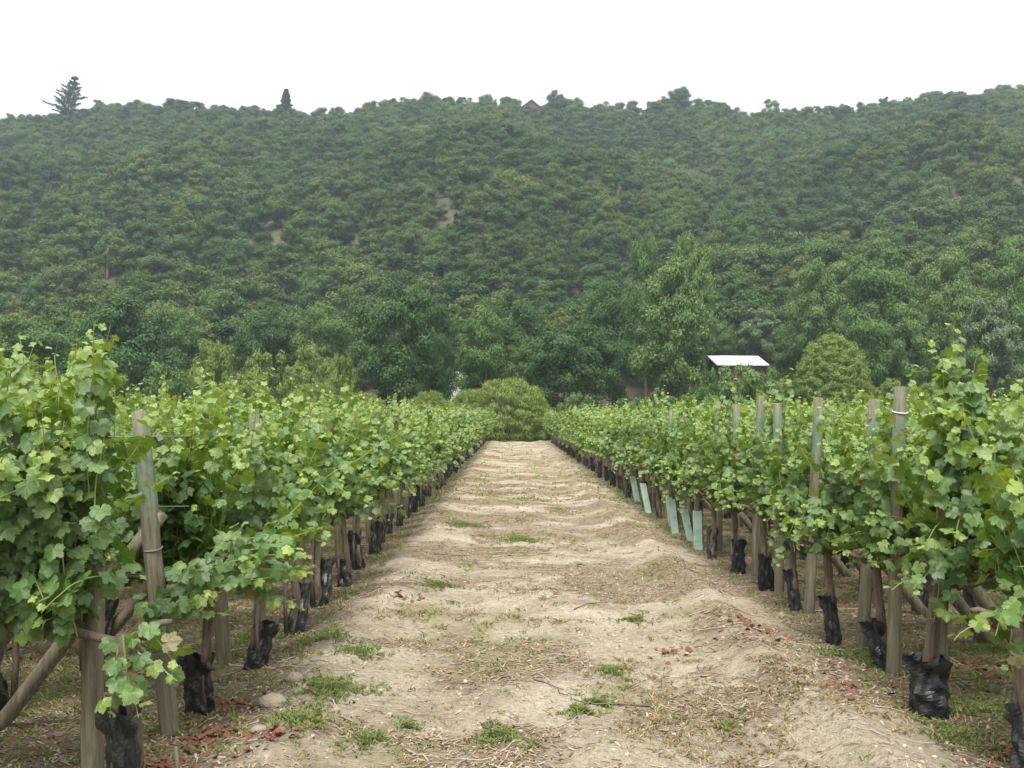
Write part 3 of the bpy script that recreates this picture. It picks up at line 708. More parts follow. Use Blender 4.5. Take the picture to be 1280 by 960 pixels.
# ------------------------------------------------------------------ trees
def crown_mesh(seed, mat, rx=4.5, rz=5, zc=6, n_cl=46, n_leaf=15000, ls=.17, shape='round', name="crown", trunk=False, rcl=(.20, .34)):
    rng = np.random.default_rng(seed)
    C, RC = [], []
    while len(C) < n_cl:
        d = rng.standard_normal(3); d /= np.linalg.norm(d)
        rad = rng.uniform(.25, .95) ** .6 if shape not in ('dome', 'wispy') else rng.uniform(.80, .93)
        q = d * rad
        if shape in ('dome', 'wispy') and q[2] < -.55: continue
        if shape == 'tall': w = 1 - .30 * max(0, q[2])
        elif shape == 'column': w = 1.0 - .35 * max(0, q[2]) ** 2
        elif shape == 'willow': w = 1.0 - .25 * q[2]
        else: w = 1.0
        c = np.array([q[0] * rx * w, q[1] * rx * w, zc + q[2] * rz])
        if shape == 'wispy': c[2] = max(c[2], .25)
        C.append(c); RC.append(rng.uniform(*rcl) * min(rx, rz) * (1 if shape != 'dome' else .8))
    C = np.array(C); RC = np.array(RC)
    wts = RC ** 2; ci = rng.choice(len(C), n_leaf, p=wts / wts.sum())
    D = rng.standard_normal((n_leaf, 3)); D[:, 2] = np.where((D[:, 2] < -.2) & (rng.random(n_leaf) < .6), -D[:, 2], D[:, 2]); D /= np.linalg.norm(D, axis=1)[:, None]
    rad = RC[ci] * (rng.random(n_leaf) ** .35) * (1 + .15 * rng.standard_normal(n_leaf))
    st = (1, 1, .85) if shape != 'willow' else (.8, .8, 1.6)
    P = C[ci] + D * rad[:, None] * np.array(st)
    N = D * 1.0 + .42 * rng.standard_normal((n_leaf, 3)) + np.array([0, 0, .15]) + .35 * (P - np.array([0, 0, zc])) / max(rx, rz)
    T = rng.standard_normal((n_leaf, 3)) + (np.array([0, 0, -1.6]) if shape == 'willow' else np.array([0, 0, .2 if shape != 'wispy' else 2.4])) 
    N /= np.linalg.norm(N, axis=1)[:, None]; T -= N * np.sum(T * N, 1)[:, None]; T /= np.linalg.norm(T, axis=1)[:, None]; U = np.cross(T, N)
    S = ls * rng.uniform(.6, 1.35, n_leaf)
    el = 1.9 if shape in ('willow', 'wispy') else 1.15
    wd = .38 if shape in ('willow', 'wispy') else .62
    q = np.array([(0, -1 * el), (wd, -.1), (0, 1 * el), (-wd, .1)])
    V = P[:, None] + S[:, None, None] * (q[:, 0][None, :, None] * U[:, None] + q[:, 1][None, :, None] * T[:, None])
    V = V + (S[:, None] * np.array([0, .12, 0, .12])[None])[..., None] * N[:, None]
    keep = V[:, :, 2].min(axis=1) > .02; 
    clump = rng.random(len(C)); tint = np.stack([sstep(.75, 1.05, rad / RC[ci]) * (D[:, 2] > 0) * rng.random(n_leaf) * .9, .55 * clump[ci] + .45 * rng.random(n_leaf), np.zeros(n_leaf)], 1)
    V = V[keep]; tint = tint[keep]; k = len(V)
    mb = MB(); mb.add(V.reshape(-1, 3), np.arange(4 * k).reshape(-1, 4), 0, np.repeat(tint, 4, axis=0))
    mats = [mat]
    if trunk:
        trunk_into(mb, rng, rx, rz, zc, 1, 5); mats.append(M_tbark)
    return mb.mesh(name, mats)
def trunk_into(mb, rng, rx, rz, zc, mat, sides=9):
    r0 = .045 * (rx + rz) * .9; top = zc + rz * .5
    k = 6; z = np.linspace(-.4, top, k); P = np.stack([np.cumsum(rng.normal(0, .10 * rx * .3, k)), np.cumsum(rng.normal(0, .1 * rx * .3, k)), z], 1); P[0, :2] = P[1, :2] = 0
    mb.tube(P, np.linspace(r0, r0 * .25, k), sides, mat)
    for i in range(6):
        s_ = P[1 + i % 4] * .5 + P[2 + i % 4] * .5; az = rng.uniform(0, 6.28)
        e = s_ + np.array([math.cos(az) * rx * .6, math.sin(az) * rx * .6, rz * rng.uniform(.1, .45)])
        mid = (s_ + e) / 2 + np.array([0, 0, .1 * rz]); mb.tube([s_, mid, e], [r0 * .4, r0 * .25, r0 * .08], 5, mat)
def tree_trunk(seed, rx, rz, zc):
    mb = MB(); trunk_into(mb, np.random.default_rng(seed), rx, rz, zc, 0); return mb.mesh("trunk", [M_tbark], True)

# unit shapes: width 9 m, height 12 m
TYPES = {
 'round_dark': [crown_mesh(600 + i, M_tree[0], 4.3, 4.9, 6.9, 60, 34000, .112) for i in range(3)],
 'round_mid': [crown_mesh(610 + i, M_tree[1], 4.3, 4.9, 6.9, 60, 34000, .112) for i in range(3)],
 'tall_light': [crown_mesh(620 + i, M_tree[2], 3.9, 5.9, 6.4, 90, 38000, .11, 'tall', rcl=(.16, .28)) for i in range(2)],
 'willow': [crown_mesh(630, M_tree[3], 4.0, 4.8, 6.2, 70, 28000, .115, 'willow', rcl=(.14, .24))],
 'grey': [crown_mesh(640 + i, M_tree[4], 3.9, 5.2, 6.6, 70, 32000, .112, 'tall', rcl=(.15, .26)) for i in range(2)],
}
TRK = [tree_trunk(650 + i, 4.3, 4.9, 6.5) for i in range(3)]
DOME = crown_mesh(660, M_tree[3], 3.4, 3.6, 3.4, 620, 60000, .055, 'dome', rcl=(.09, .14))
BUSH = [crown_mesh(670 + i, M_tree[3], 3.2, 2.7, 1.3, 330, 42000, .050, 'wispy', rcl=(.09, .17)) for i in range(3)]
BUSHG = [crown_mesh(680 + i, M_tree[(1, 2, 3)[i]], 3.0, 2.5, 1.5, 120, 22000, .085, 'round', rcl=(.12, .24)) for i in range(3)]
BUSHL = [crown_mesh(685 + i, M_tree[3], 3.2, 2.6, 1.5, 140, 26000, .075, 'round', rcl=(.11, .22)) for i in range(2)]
STEM = []
for i in range(2):
    mb = MB(); rng = np.random.default_rng(690 + i)
    for j in range(7):
        az = rng.uniform(0, 6.28); mb.tube([(0, 0, -.2), (math.cos(az) * .5, math.sin(az) * .5, 1.2), (math.cos(az) * 1.4, math.sin(az) * 1.4, 2.6)], [.07, .05, .02], 5, 0)
    STEM.append(mb.mesh("stem", [M_tbark], True))

tr = random.Random(21)
def tree(name, px, top, wpx, D, typ, label, cat="tree", group=None, i=None, zb=None):
    x = dirw(px, D); zb = float(terr(x, D)) if zb is None else zb
    h = hgt(top, D) - zb; w = wpx / 1256. * D
    root = empty(name, (x, D, zb - .05), tr.uniform(0, 6.28))
    if typ in TYPES:
        me = TYPES[typ][i if i is not None else tr.randrange(len(TYPES[typ]))]; W, H = 9.6, 12.2
        sub = link("crown", me, root); t_ = link("trunk", tr.choice(TRK), root)
    elif typ == 'dome': W, H = 7.2, 7.2; sub = link("crown", DOME, root); t_ = link("trunk", TRK[0], root); 
    else:
        W, H = 6.6, 4.2; sub = link("foliage", tr.choice({'bush': BUSH, 'bushg': BUSHG, 'bushl': BUSHL}[typ]), root); t_ = link("stem", tr.choice(STEM), root)
    root.scale = (w / W, w / W, h / H)
    if typ == 'dome': t_.scale = (.6, .6, .55)
    tag(root, label, cat, group)
    return root
TG = "trees along the foot of the hill"; BG = "bushes between the vineyard and the trees"
for a in [
 ("broadleaf_tree", 155, 368, 150, 92, 'round_dark', "dark rounded tree rising behind the tall left vines"),
 ("broadleaf_tree", 60, 392, 120, 100, 'round_mid', "hazy green tree left of the dark rounded tree"),
 ("broadleaf_tree", -20, 385, 130, 98, 'round_mid', "green tree cut by the left picture edge"),
 ("willow_tree", 262, 406, 92, 84, 'willow', "pale feathery willow-like tree behind the left vines"),
 ("broadleaf_tree", 212, 385, 80, 112, 'round_mid', "small tree between the dark rounded tree and the pale feathery one"),
 ("broadleaf_tree", 330, 372, 95, 108, 'round_dark', "dark tree above the pale bramble mounds on the left"),
 ("broadleaf_tree", 405, 378, 86, 106, 'round_mid', "mid green tree just left of the big ivy-clad tree"),
 ("broadleaf_tree", 492, 352, 128, 84, 'round_dark', "big dark ivy-clad tree left of the track's far end"),
 ("broadleaf_tree", 545, 372, 60, 93, 'round_dark', "narrow dark tree against the big ivy-clad tree's right flank"),
 ("broadleaf_tree", 604, 390, 84, 88, 'round_mid', "rounded tree straight behind the end of the track"),
 ("broadleaf_tree", 655, 415, 62, 92, 'round_mid', "low rounded tree above the yellow-green bush"),
 ("broadleaf_tree", 640, 356, 90, 106, 'round_dark', "taller tree peering over the rounded tree at track end"),
 ("broadleaf_tree", 716, 396, 120, 84, 'round_dark', "broad dark tree right of the yellow-green bush"),
 ("broadleaf_tree", 762, 350, 90, 100, 'round_dark', "dark tree between the broad dark tree and the tall feathery one"),
 ("tall_tree", 840, 312, 116, 92, 'tall_light', "tallest feathery light green tree left of the white-roofed house", 1),
 ("tall_tree", 868, 280, 84, 108, 'tall_light', "high pointed tree topping the tallest feathery tree from behind", 1),
 ("tall_tree", 806, 290, 60, 110, 'round_mid', "slim tree top showing left above the tallest feathery tree"),
 ("broadleaf_tree", 952, 370, 80, 119, 'grey', "greyish tree standing behind the white-roofed house"),
 ("broadleaf_tree", 902, 400, 46, 120, 'round_mid', "small tree behind the left end of the white roof"),
 ("clipped_tree", 1040, 411, 104, 78, 'dome', "smooth dome-shaped yellow-green tree right of the white-roofed house"),
 ("broadleaf_tree", 992, 398, 60, 112, 'round_mid', "dark gap tree between the white roof and the dome-shaped tree"),
 ("broadleaf_tree", 1082, 376, 86, 100, 'round_mid', "bright green tree directly behind the dome-shaped tree"),
 ("tall_tree", 1142, 376, 76, 97, 'tall_light', "column-like light green tree right of the dome-shaped tree", 0),
 ("pine_tree", 1238, 347, 96, 84, 'grey', "dark tree with pale upturned tips at the right edge", 0),
 ("tall_tree", 1022, 316, 90, 108, 'tall_light', "tall tree high above the dome-shaped tree", 1),
 ("tall_tree", 1100, 306, 110, 110, 'round_mid', "wide tall tree above the bright green one"),
 ("tall_tree", 1186, 300, 96, 109, 'tall_light', "tall light tree left of the pale-tipped dark tree", 1),
 ("tall_tree", 1262, 306, 90, 111, 'round_mid', "tall tree behind the pale-tipped dark tree"),
 ("broadleaf_tree", 1195, 420, 60, 92, 'round_mid', "low tree between the column-like and the pale-tipped trees"),
 ]:
    nm, px, top, w, D, ty, lab = a[:7]; tree(nm, px, top, w, D, ty, lab, "tree", TG, a[7] if len(a) > 7 else None)
for a in [
 ("bush", 632, 466, 118, 67.5, 'bush', "large yellow-green feathery bush closing the end of the track"),
 ("bush", 590, 482, 70, 68.5, 'bush', "low yellow-green bush merging with the large bush's left side"),
 ("bush", 889, 452, 56, 84, 'bushg', "small bush below the left end of the white roof"),
 ("bush", 962, 453, 56, 84, 'bushg', "small bush below the right end of the white roof"),
 ("bush", 536, 484, 66, 71, 'bush', "small yellow-green bush left of the large feathery one"),
 ("bush", 455, 488, 80, 74, 'bush', "yellowish bush under the big ivy-clad tree"),
 ("bush", 392, 474, 80, 76, 'bush', "yellowish bush left of the big ivy-clad tree"),
 ("bush", 330, 436, 90, 86, 'bushl', "pale bramble mound right of the feathery willow-like tree"),
 ("bush", 385, 428, 76, 92, 'bushl', "topmost pale bramble mound near the ivy-clad tree"),
 ("bush", 300, 462, 90, 78, 'bushl', "low bramble mound in front of the willow-like tree"),
 ("bush", 425, 440, 50, 84, 'bushl', "narrow bramble mound touching the ivy-clad tree"),
 ("bush", 668, 492, 54, 69, 'bush', "low bush against the right flank of the large feathery bush"),
 ("bush", 720, 488, 70, 72, 'bushg', "low dark bush under the broad dark tree"),
 ("bush", 792, 490, 70, 70, 'bushg', "rounded bush above the right vines near the broad dark tree"),
 ("bush", 860, 486, 80, 74, 'bushg', "low bush below the tallest feathery tree"),
 ("bush", 928, 450, 112, 78, 'bushg', "dark green bush in front of the white-roofed house"),
 ("bush", 985, 470, 60, 80, 'bushg', "low bush left of the dome-shaped tree"),
 ("bush", 1110, 470, 70, 80, 'bushg', "low bush right of the dome-shaped tree"),
 ("bush", 1160, 474, 76, 72, 'bush', "yellowish bush behind the tall bare posts on the right"),
 ("bush", 1262, 462, 80, 76, 'bushg', "low bush below the pale-tipped dark tree"),
 ("bush", 575, 488, 50, 76, 'bushg', "low green bush behind the large feathery bush's left side"),
 ("bush", 200, 448, 90, 80, 'bushg', "green bush behind the tallest left vine shoots"),
 ("bush", 110, 450, 110, 82, 'bushg', "bush under the dark rounded tree at left"),
 ("bush", 20, 445, 110, 84, 'bushg', "bush by the left picture edge behind the vines"),
 ]:
    nm, px, top, w, D, ty, lab = a; tree(nm, px, top, w, D, ty, lab, "bush", BG)

# hillside woodland ----------------------------------------------------------
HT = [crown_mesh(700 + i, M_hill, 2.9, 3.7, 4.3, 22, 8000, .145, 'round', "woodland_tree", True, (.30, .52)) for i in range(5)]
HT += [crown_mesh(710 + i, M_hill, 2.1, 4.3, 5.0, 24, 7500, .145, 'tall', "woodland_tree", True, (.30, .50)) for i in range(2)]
hr_ = np.random.default_rng(9); pts = []
sp_ = 4.15
for tier, yy in enumerate(np.arange(116, 398, sp_ * .92)):
    xx = np.arange(-(.58 * yy + 22), .58 * yy + 22, sp_)
    for x in xx:
        x2 = x + hr_.uniform(-1.8, 1.8); y2 = yy + hr_.uniform(-1.7, 1.7); u = x2 / y2
        nz = float(fbm(x2 / 16 + 50, y2 / 22 + 20, 3))
        if nz > .725 and 150 < y2 < 300: continue
        e = (float(terr(x2, y2)) - EYE) / y2; py = 518 - e * 1256; px = 640 + u * 1256
        if 0 <= px < 42 and 354 < py < 384: continue
        if 108 < px < 165 and 350 < py < 384: continue
        if .185 < u < .275 and y2 < 122: continue
        if -.065 < u < -.04 and y2 < 110: continue
        if 642 < px < 678 and y2 > 370: continue
        sc = hr_.uniform(.50, 1.22) * (.85 + .5 * float(fbm(x2 / 40, y2 / 40, 2)))
        sc *= .84 + .02 * (y2 - 100) / 290
        pts.append((x2, y2, float(terr(x2, y2)) - .3, sc, hr_.uniform(0, 6.28), int(hr_.integers(0, 7 if y2 < 260 else 6)), tier))
pts.sort(key=lambda p: (p[6], p[0] / p[1]))
near = [p for p in pts if abs(p[0] / p[1]) < .525][:300]; ns_ = set(near); far = [p for p in pts if p not in ns_]; seen_t = {}
hl_first = {}
for (x, y, z, sc, rz, ix, ti) in near:
    q = seen_t.get(ti, 0); seen_t[ti] = q + 1
    o = link("woodland_tree", HT[ix], None, (x, y, z)); o.scale = (sc, sc, sc); o.rotation_euler = (0, 0, rz)
    tag(o, ("round bushy" if ix < 5 else "upright narrow") + f" tree, {ordw(q)} from the left in the " + (ordw(ti) + " " if ti else "") + "lowest tier of the wooded slope", "tree",
        "round bushy trees low on the slope" if ix < 5 else "upright narrow trees low on the slope")
    hl_first.setdefault(ix, o)
fa = np.array(far)
gn_scatter("hillside_woodland", fa[:, :3], fa[:, 3], fa[:, 4], fa[:, 5].astype(int), [hl_first[i] for i in range(7)], "dense green woodland covering the hill up to the skyline")

# lone trees on the skyline
def conifer(name, px, base, top, wpx, D, label, lean=0, tiers=9, seed=1, sparse=False):
    rng = np.random.default_rng(seed); h = (base - top) / 1256. * D; w = wpx / 1256. * D / 2
    x = dirw(px, D); zb = hgt(base, D); root = empty(name, (x, D, zb)); tag(root, label, "conifer")
    mb = MB(); z = np.linspace(-4, h, 8); mb.tube(np.stack([lean * (z / h) ** 2 * h, 0 * z, z], 1), np.linspace(.45, .04, 8), 6, 0); link("trunk", mb.mesh("trunk", [M_tbark]), root)
    mb = MB(); P = []; T = []
    for t in range(tiers):
        f = (t + .5) / tiers; zt = h * (.10 + .88 * f); L = w * (1 - f) ** (.75) * rng.uniform(.75, 1.15)
        nb = 7 if not sparse else 5
        for b in range(nb):
            az = b * 6.28 / nb + rng.uniform(-.5, .5); Lb = L * rng.uniform(.6, 1.1) + .3
            for q in np.linspace(0.12, 1, int(6 + 60 * Lb / w)):
                c = np.array([math.cos(az) * Lb * q + lean * (zt / h) ** 2 * h, math.sin(az) * Lb * q, zt + .22 * Lb * q ** 2 - .05 * Lb])
                for _ in range(5): P.append(c + rng.normal(0, 1, 3) * np.array([.5, .5, .32]) * (1.35 - q) * (1 if w > 4 else .6)); T.append((math.cos(az), math.sin(az), .25))
    P = np.array(P); T = np.array(T) + rng.normal(0, .5, P.shape); N = rng.normal(0, .4, P.shape) + np.array([0, 0, 1.])
    T /= np.linalg.norm(T, axis=1)[:, None]; N -= T * np.sum(N * T, 1)[:, None]; N /= np.linalg.norm(N, axis=1)[:, None]; U = np.cross(T, N)
    S = rng.uniform(.22, .42, len(P)); q = np.array([(0, -1), (.45, 0), (0, 1), (-.45, 0)])
    V = P[:, None] + S[:, None, None] * (q[:, 0][None, :, None] * U[:, None] + q[:, 1][None, :, None] * T[:, None])
    mb.add(V.reshape(-1, 3), np.arange(4 * len(P)).reshape(-1, 4), 0, np.repeat(np.stack([np.zeros(len(P)), rng.random(len(P)), np.zeros(len(P))], 1), 4, 0))
    link("crown", mb.mesh("crown", [M_tree[5]]), root)
conifer("conifer_tree", 78, 152, 90, 62, 372, "dark leaning conifer with tiered boughs on the skyline at far left", .16, 9, 3, False)
conifer("conifer_tree", 354, 148, 107, 20, 385, "small narrow conifer standing alone on the skyline left of centre", 0, 16, 4)
conifer("conifer_tree", 515, 136, 120, 7, 384, "tiny thin conifer tip on the skyline left of the ridge house", 0, 6, 5)
SG = "broadleaf trees on the skyline"
for (px, top, w, D, lab, ty) in [
    (695, 111, 26, 380, "rounded tree on the skyline just right of the ridge house", 'round_dark'),
    (721, 121, 20, 380, "small tree on the skyline right of the rounded one by the house", 'round_mid'),
    (850, 109, 34, 380, "tallest clump-like tree on the skyline right of centre", 'round_dark'),
    (828, 122, 34, 378, "lower tree on the left flank of the tallest skyline clump", 'round_mid'),
    (880, 124, 40, 378, "lower tree on the right flank of the tallest skyline clump", 'round_mid'),
    (966, 124, 26, 380, "tree on the skyline above the notch right of the tallest clump", 'round_mid'),
    (618, 124, 8, 384, "tiny tree on the skyline left of the ridge house", 'round_mid'),
    (215, 124, 44, 378, "broad tree bump on the skyline right of the leaning conifer", 'round_dark'),
    (142, 128, 22, 380, "small tree bump on the skyline beside the leaning conifer", 'round_mid'),
    (1258, 108, 30, 380, "tree on the skyline near the right picture edge", 'round_mid'),
    (1195, 113, 34, 380, "bumpy tree on the rising skyline at right", 'round_dark')]:
    x = dirw(px, D); tree("broadleaf_tree", px, top - 4, w * 1.1, D, ty, lab, "tree", SG, None, float(terr(x, D)) - 1.0)

# dead trunk on the slope
def on_slope(px, py):
    u = (px - 640) / 1256.; e = (518 - py) / 1256.
    for D in np.arange(104, 385, 1.0):
        if (float(terr(u * D, D)) - EYE) / D > e: return u * D, D, float(terr(u * D, D))
    return u * 380, 380., float(terr(u * 380, 380))
x, y, z = on_slope(131, 350); h = 33 / 1256. * y + 1
mb = MB(); mb.tube([(0, 0, -1), (.1, 0, h * .5), (.05, 0, h)], [.35, .28, .16], 8, 0, True, None, .1, np.random.default_rng(2))
mb.tube([(.1, 0, h * .55), (.9, .1, h * .7)], [.12, .05], 5, 0)
tag(link("dead_tree", mb.mesh("dead_tree", [M_dead], True), None, (x, y, z)), "bare pale dead trunk standing by the brown soil patch on the slope", "dead tree")

# ------------------------------------------------------------------ houses
def gable_house(name, x, y, zg, w, d, zeave, zridge, wallm, roofm, label, rz=0, ridge_along_x=True, win=(), over=.4):
    root = empty(name, (x, y, zg), rz); tag(root, label, "house"); e = zeave - zg; g = zridge - zg
    mb = MB(); W, Dp = w / 2, d / 2
    if ridge_along_x:
        V = [(-W, -Dp, -1.5), (W, -Dp, -1.5), (W, Dp, -1.5), (-W, Dp, -1.5), (-W, -Dp, e), (W, -Dp, e), (W, Dp, e), (-W, Dp, e), (-W, 0, g - .05), (W, 0, g - .05)]
        mb.add(V[:8], [(0, 1, 5, 4), (2, 3, 7, 6), (1, 2, 6, 5), (3, 0, 4, 7)]); mb.add([V[4], V[7], V[8]], [(0, 1, 2)]); mb.add([V[5], V[6], V[9]], [(0, 1, 2)])
    else:
        V = [(-W, -Dp, -1.5), (W, -Dp, -1.5), (W, Dp, -1.5), (-W, Dp, -1.5), (-W, -Dp, e), (W, -Dp, e), (W, Dp, e), (-W, Dp, e), (0, -Dp, g - .05), (0, Dp, g - .05)]
        mb.add(V[:8], [(0, 1, 5, 4), (2, 3, 7, 6), (1, 2, 6, 5), (3, 0, 4, 7)]); mb.add([V[4], V[5], V[8]], [(0, 1, 2)]); mb.add([V[6], V[7], V[9]], [(0, 1, 2)])
    link("wall", mb.mesh("wall", [wallm]), root)
    mb = MB(); th = .12
    for s_ in (-1, 1):
        if ridge_along_x:
            sl = (g - e) / Dp; a = [(-W - over, s_ * (Dp + over), e - sl * over), (W + over, s_ * (Dp + over), e - sl * over), (W + over, 0, g), (-W - over, 0, g)]
        else:
            sl = (g - e) / W; a = [(s_ * (W + over), -Dp - over, e - sl * over), (s_ * (W + over), Dp + over, e - sl * over), (0, Dp + over, g), (0, -Dp - over, g)]
        b = [(q[0], q[1], q[2] + th) for q in a]
        mb.add(a + b, [(0, 1, 2, 3), (4, 5, 6, 7), (0, 1, 5, 4), (1, 2, 6, 5), (3, 0, 4, 7)])
        if ridge_along_x:
            for xx in np.arange(-W - over + .1, W + over, .45):     # standing seams
                c0 = np.array([xx, s_ * (Dp + over), e - sl * over + th]); c1 = np.array([xx, 0, g + th]); mb.tube([c0, c1], .02, 4, 0)
    link("roof", mb.mesh("roof", [roofm]), root)
    for (wx, wz, ww, wh) in win:
        mb = MB(); mb.box(wx - ww / 2, wx + ww / 2, -Dp - .04, -Dp - .01, wz, wz + wh); link("window", mb.mesh("window", [M_glass]), root)
    return root
D = 113.0
gable_house("house", dirw(915, D), D, float(terr(dirw(915, D), D)), 4.9, 6.0, hgt(457, D), hgt(446, D) , M_wallb, M_roofw, "house with a white metal roof half hidden among the trees", .10, True, [(-2, 1.6, 1, 1), (1.5, 1.6, 1, 1)], .5)
D = 99.0
gable_house("shed", dirw(571, D), D, 0, 1.7, 3.0, hgt(470, D), hgt(459, D), M_wallw, M_roofw, "small white hut glimpsed through the gap beside the ivy-clad tree", 0, False, [], .15)["category"] = "shed"
D = 381.0
gable_house("house", dirw(662, D), D, hgt(144, D), 7.0, 7, hgt(134, D), hgt(125, D), M_wallb, M_roofd, "reddish brown gabled house on the ridge beside the rounded skyline tree", .1, False, [(-1.5, 1, 1, 1)], .5)
gable_house("house", dirw(638, D), D, hgt(144, D), 5.5, 6, hgt(134, D), hgt(129, D), M_wallb, M_roofd, "low dark roof just left of the ridge house", 0, False, [], .4)

# ------------------------------------------------------------------ ground cover
gr = np.random.default_rng(31)
def blades(mb, P, n_per, hgt_, spread, lean, wid, tintf):
    n_ = len(P) * n_per; B = np.repeat(P, n_per, 0).astype(float); hs = np.repeat(hgt_, n_per) * gr.uniform(.5, 1.2, n_)
    az = gr.uniform(0, 6.28, n_); rs = np.repeat(spread, n_per) * np.sqrt(gr.random(n_)); az2 = gr.uniform(0, 6.28, n_)
    B[:, 0] += np.cos(az) * rs; B[:, 1] += np.sin(az) * rs
    d = np.stack([np.cos(az2) * lean * gr.uniform(.3, 1.4, n_), np.sin(az2) * lean * gr.uniform(.3, 1.4, n_), np.ones(n_)], 1)
    sd2 = np.stack([-np.sin(az2), np.cos(az2), 0 * az2], 1) * wid * gr.uniform(.6, 1.4, n_)[:, None]
    mid = B + d * hs[:, None] * .55; tip = B + d * hs[:, None] * np.array([1.35, 1.35, .85])
    V = np.stack([B - sd2 * .5, B + sd2 * .5, mid + sd2, tip, mid - sd2], 1)
    Fq = (np.array([[0, 1, 2, 3, 4]])[None] + (np.arange(n_) * 5)[:, None, None]).reshape(-1, 5)
    mb.add(V.reshape(-1, 3), Fq, 0, np.repeat(tintf(n_), 5, 0))
def scatter(n_, x0, x1, y0, y1, bias=1.6):
    y = y0 + (y1 - y0) * gr.random(n_) ** bias; x = gr.uniform(x0, x1, n_); return x, y
def pts_on(x, y, dz=0): return np.stack([x, y, gh(x, y) + dz], 1)
# green patches: on the track few, under vines many
mb = MB()
x, y = scatter(42000, -7, 8, 3.2, 30, 1.9)
dens = np.where(strip_f(x) > .5, .45 + .9 * weed_f(x, y), .03 + .30 * sstep(.62, .72, fbm(x * 1.3 + 30, y * 1.1 + 50, 3)))
k = gr.random(len(x)) < dens; x, y = x[k], y[k]
blades(mb, pts_on(x, y), 9, gr.uniform(.015, .045, len(x)), np.full(len(x), .05), 1.0, .0045, lambda n_: np.stack([gr.random(n_) * .6, gr.random(n_), 0 * np.ones(n_)], 1))
for (px, D, rad) in [(548, 10.3, .20), (450, 7.3, .16), (415, 6.3, .26), (375, 5.6, .2), (625, 5.5, .16), (760, 6.9, .12), (460, 5.4, .13), (405, 7.8, .2), (510, 5.7, .07), (790, 8.8, .12), (725, 6.0, .10), (335, 8.2, .25), (580, 16, .3), (650, 14, .25), (905, 5.8, .08), (1230, 6.1, .25), (1190, 5.6, .2), (745, 6.2, .1), (1080, 7.4, .3), (1250, 7.5, .3)]:
    n_ = int(300 * rad * rad / .04) + 20; a = gr.uniform(0, 6.28, n_); q = rad * (.75 + .4 * np.sin(3 * a + px) + .3 * np.sin(5 * a + 2 * px)) * np.abs(gr.normal(0, .62, n_)); cx = dirw(px, D)
    xx = cx + np.cos(a) * q * 1.2; yy = D + np.sin(a) * q * 1.4
    blades(mb, pts_on(xx, yy), 4, np.full(n_, .032), np.full(n_, .02), .8, .005, lambda n_: np.stack([gr.random(n_) * .35, gr.random(n_) * .6, 0 * np.ones(n_)], 1))
x, y = scatter(14000, -16, 18, 20, 62, 1.3); k = gr.random(len(x)) < np.where(strip_f(x) > .5, .5, .10); x, y = x[k], y[k]
blades(mb, pts_on(x, y), 7, np.full(len(x), .07), np.full(len(x), .14), .8, .012, lambda n_: np.stack([gr.random(n_) * .6, gr.random(n_), 0 * np.ones(n_)], 1))
tag(link("weeds", mb.mesh("weeds", [M_weed])), "low green weeds growing under the vines and in patches on the track", kind="stuff")
mb = MB()
x, y = scatter(52000, -6, 7, 3.2, 45, 1.7); lf = fbm(x * 1.1 + 80, y * .9 + 10, 3)
k = gr.random(len(x)) < np.where(strip_f(x) > .5, .28, .03 + .75 * sstep(.54, .68, lf)); x, y = x[k], y[k]
blades(mb, pts_on(x, y), 7, np.full(len(x), .03), np.full(len(x), .05), 1.2, .004, lambda n_: np.stack([(gr.random(n_) < .3) * gr.random(n_), gr.random(n_), 0 * np.ones(n_)], 1))
tag(link("dry_grass", mb.mesh("dry_grass", [M_dryw])), "brown dried weeds and straw lying over the sandy track", kind="stuff")
# twigs
def twigs(mb, n_, x0, x1, y0, y1, bias, lmin, lmax, rad, mat, densf):
    x, y = scatter(n_, x0, x1, y0, y1, bias); k = gr.random(n_) < densf(x, y); x, y = x[k], y[k]
    for i in range(len(x)):
        L_ = gr.uniform(lmin, lmax); az = gr.normal(0, .7) + (math.pi if gr.random() < .5 else 0); kk = 5; t_ = np.linspace(0, 1, kk)
        cv = gr.normal(0, .12) * L_; px_ = x[i] + np.cos(az) * L_ * t_ - np.sin(az) * cv * np.sin(t_ * 3.1) + gr.normal(0, .008, kk); py_ = y[i] + np.sin(az) * L_ * t_ + np.cos(az) * cv * np.sin(t_ * 3.1) + gr.normal(0, .008, kk)
        r_ = rad * gr.uniform(.6, 1.4)
        mb.tube(np.stack([px_, py_, gh(px_, py_) + r_ * .8 + np.abs(gr.normal(0, .006, kk))], 1), np.linspace(r_, r_ * .5, kk), 4, mat, False)
mb = MB()
dn = lambda x, y: np.where(strip_f(x) > .5, .6, .15 + .85 * litter_f(x, y))
twigs(mb, 3600, -3.6, 4.2, 3.4, 20, 1.9, .05, .22, .0028, 0, dn); twigs(mb, 2600, -3.6, 4.2, 3.4, 20, 1.9, .04, .18, .0026, 1, dn)
twigs(mb, 150, -2.2, 3.2, 3.6, 14, 1.6, .25, .6, .005, 0, dn); twigs(mb, 90, -2.2, 3.2, 3.6, 14, 1.6, .2, .5, .006, 1, dn)
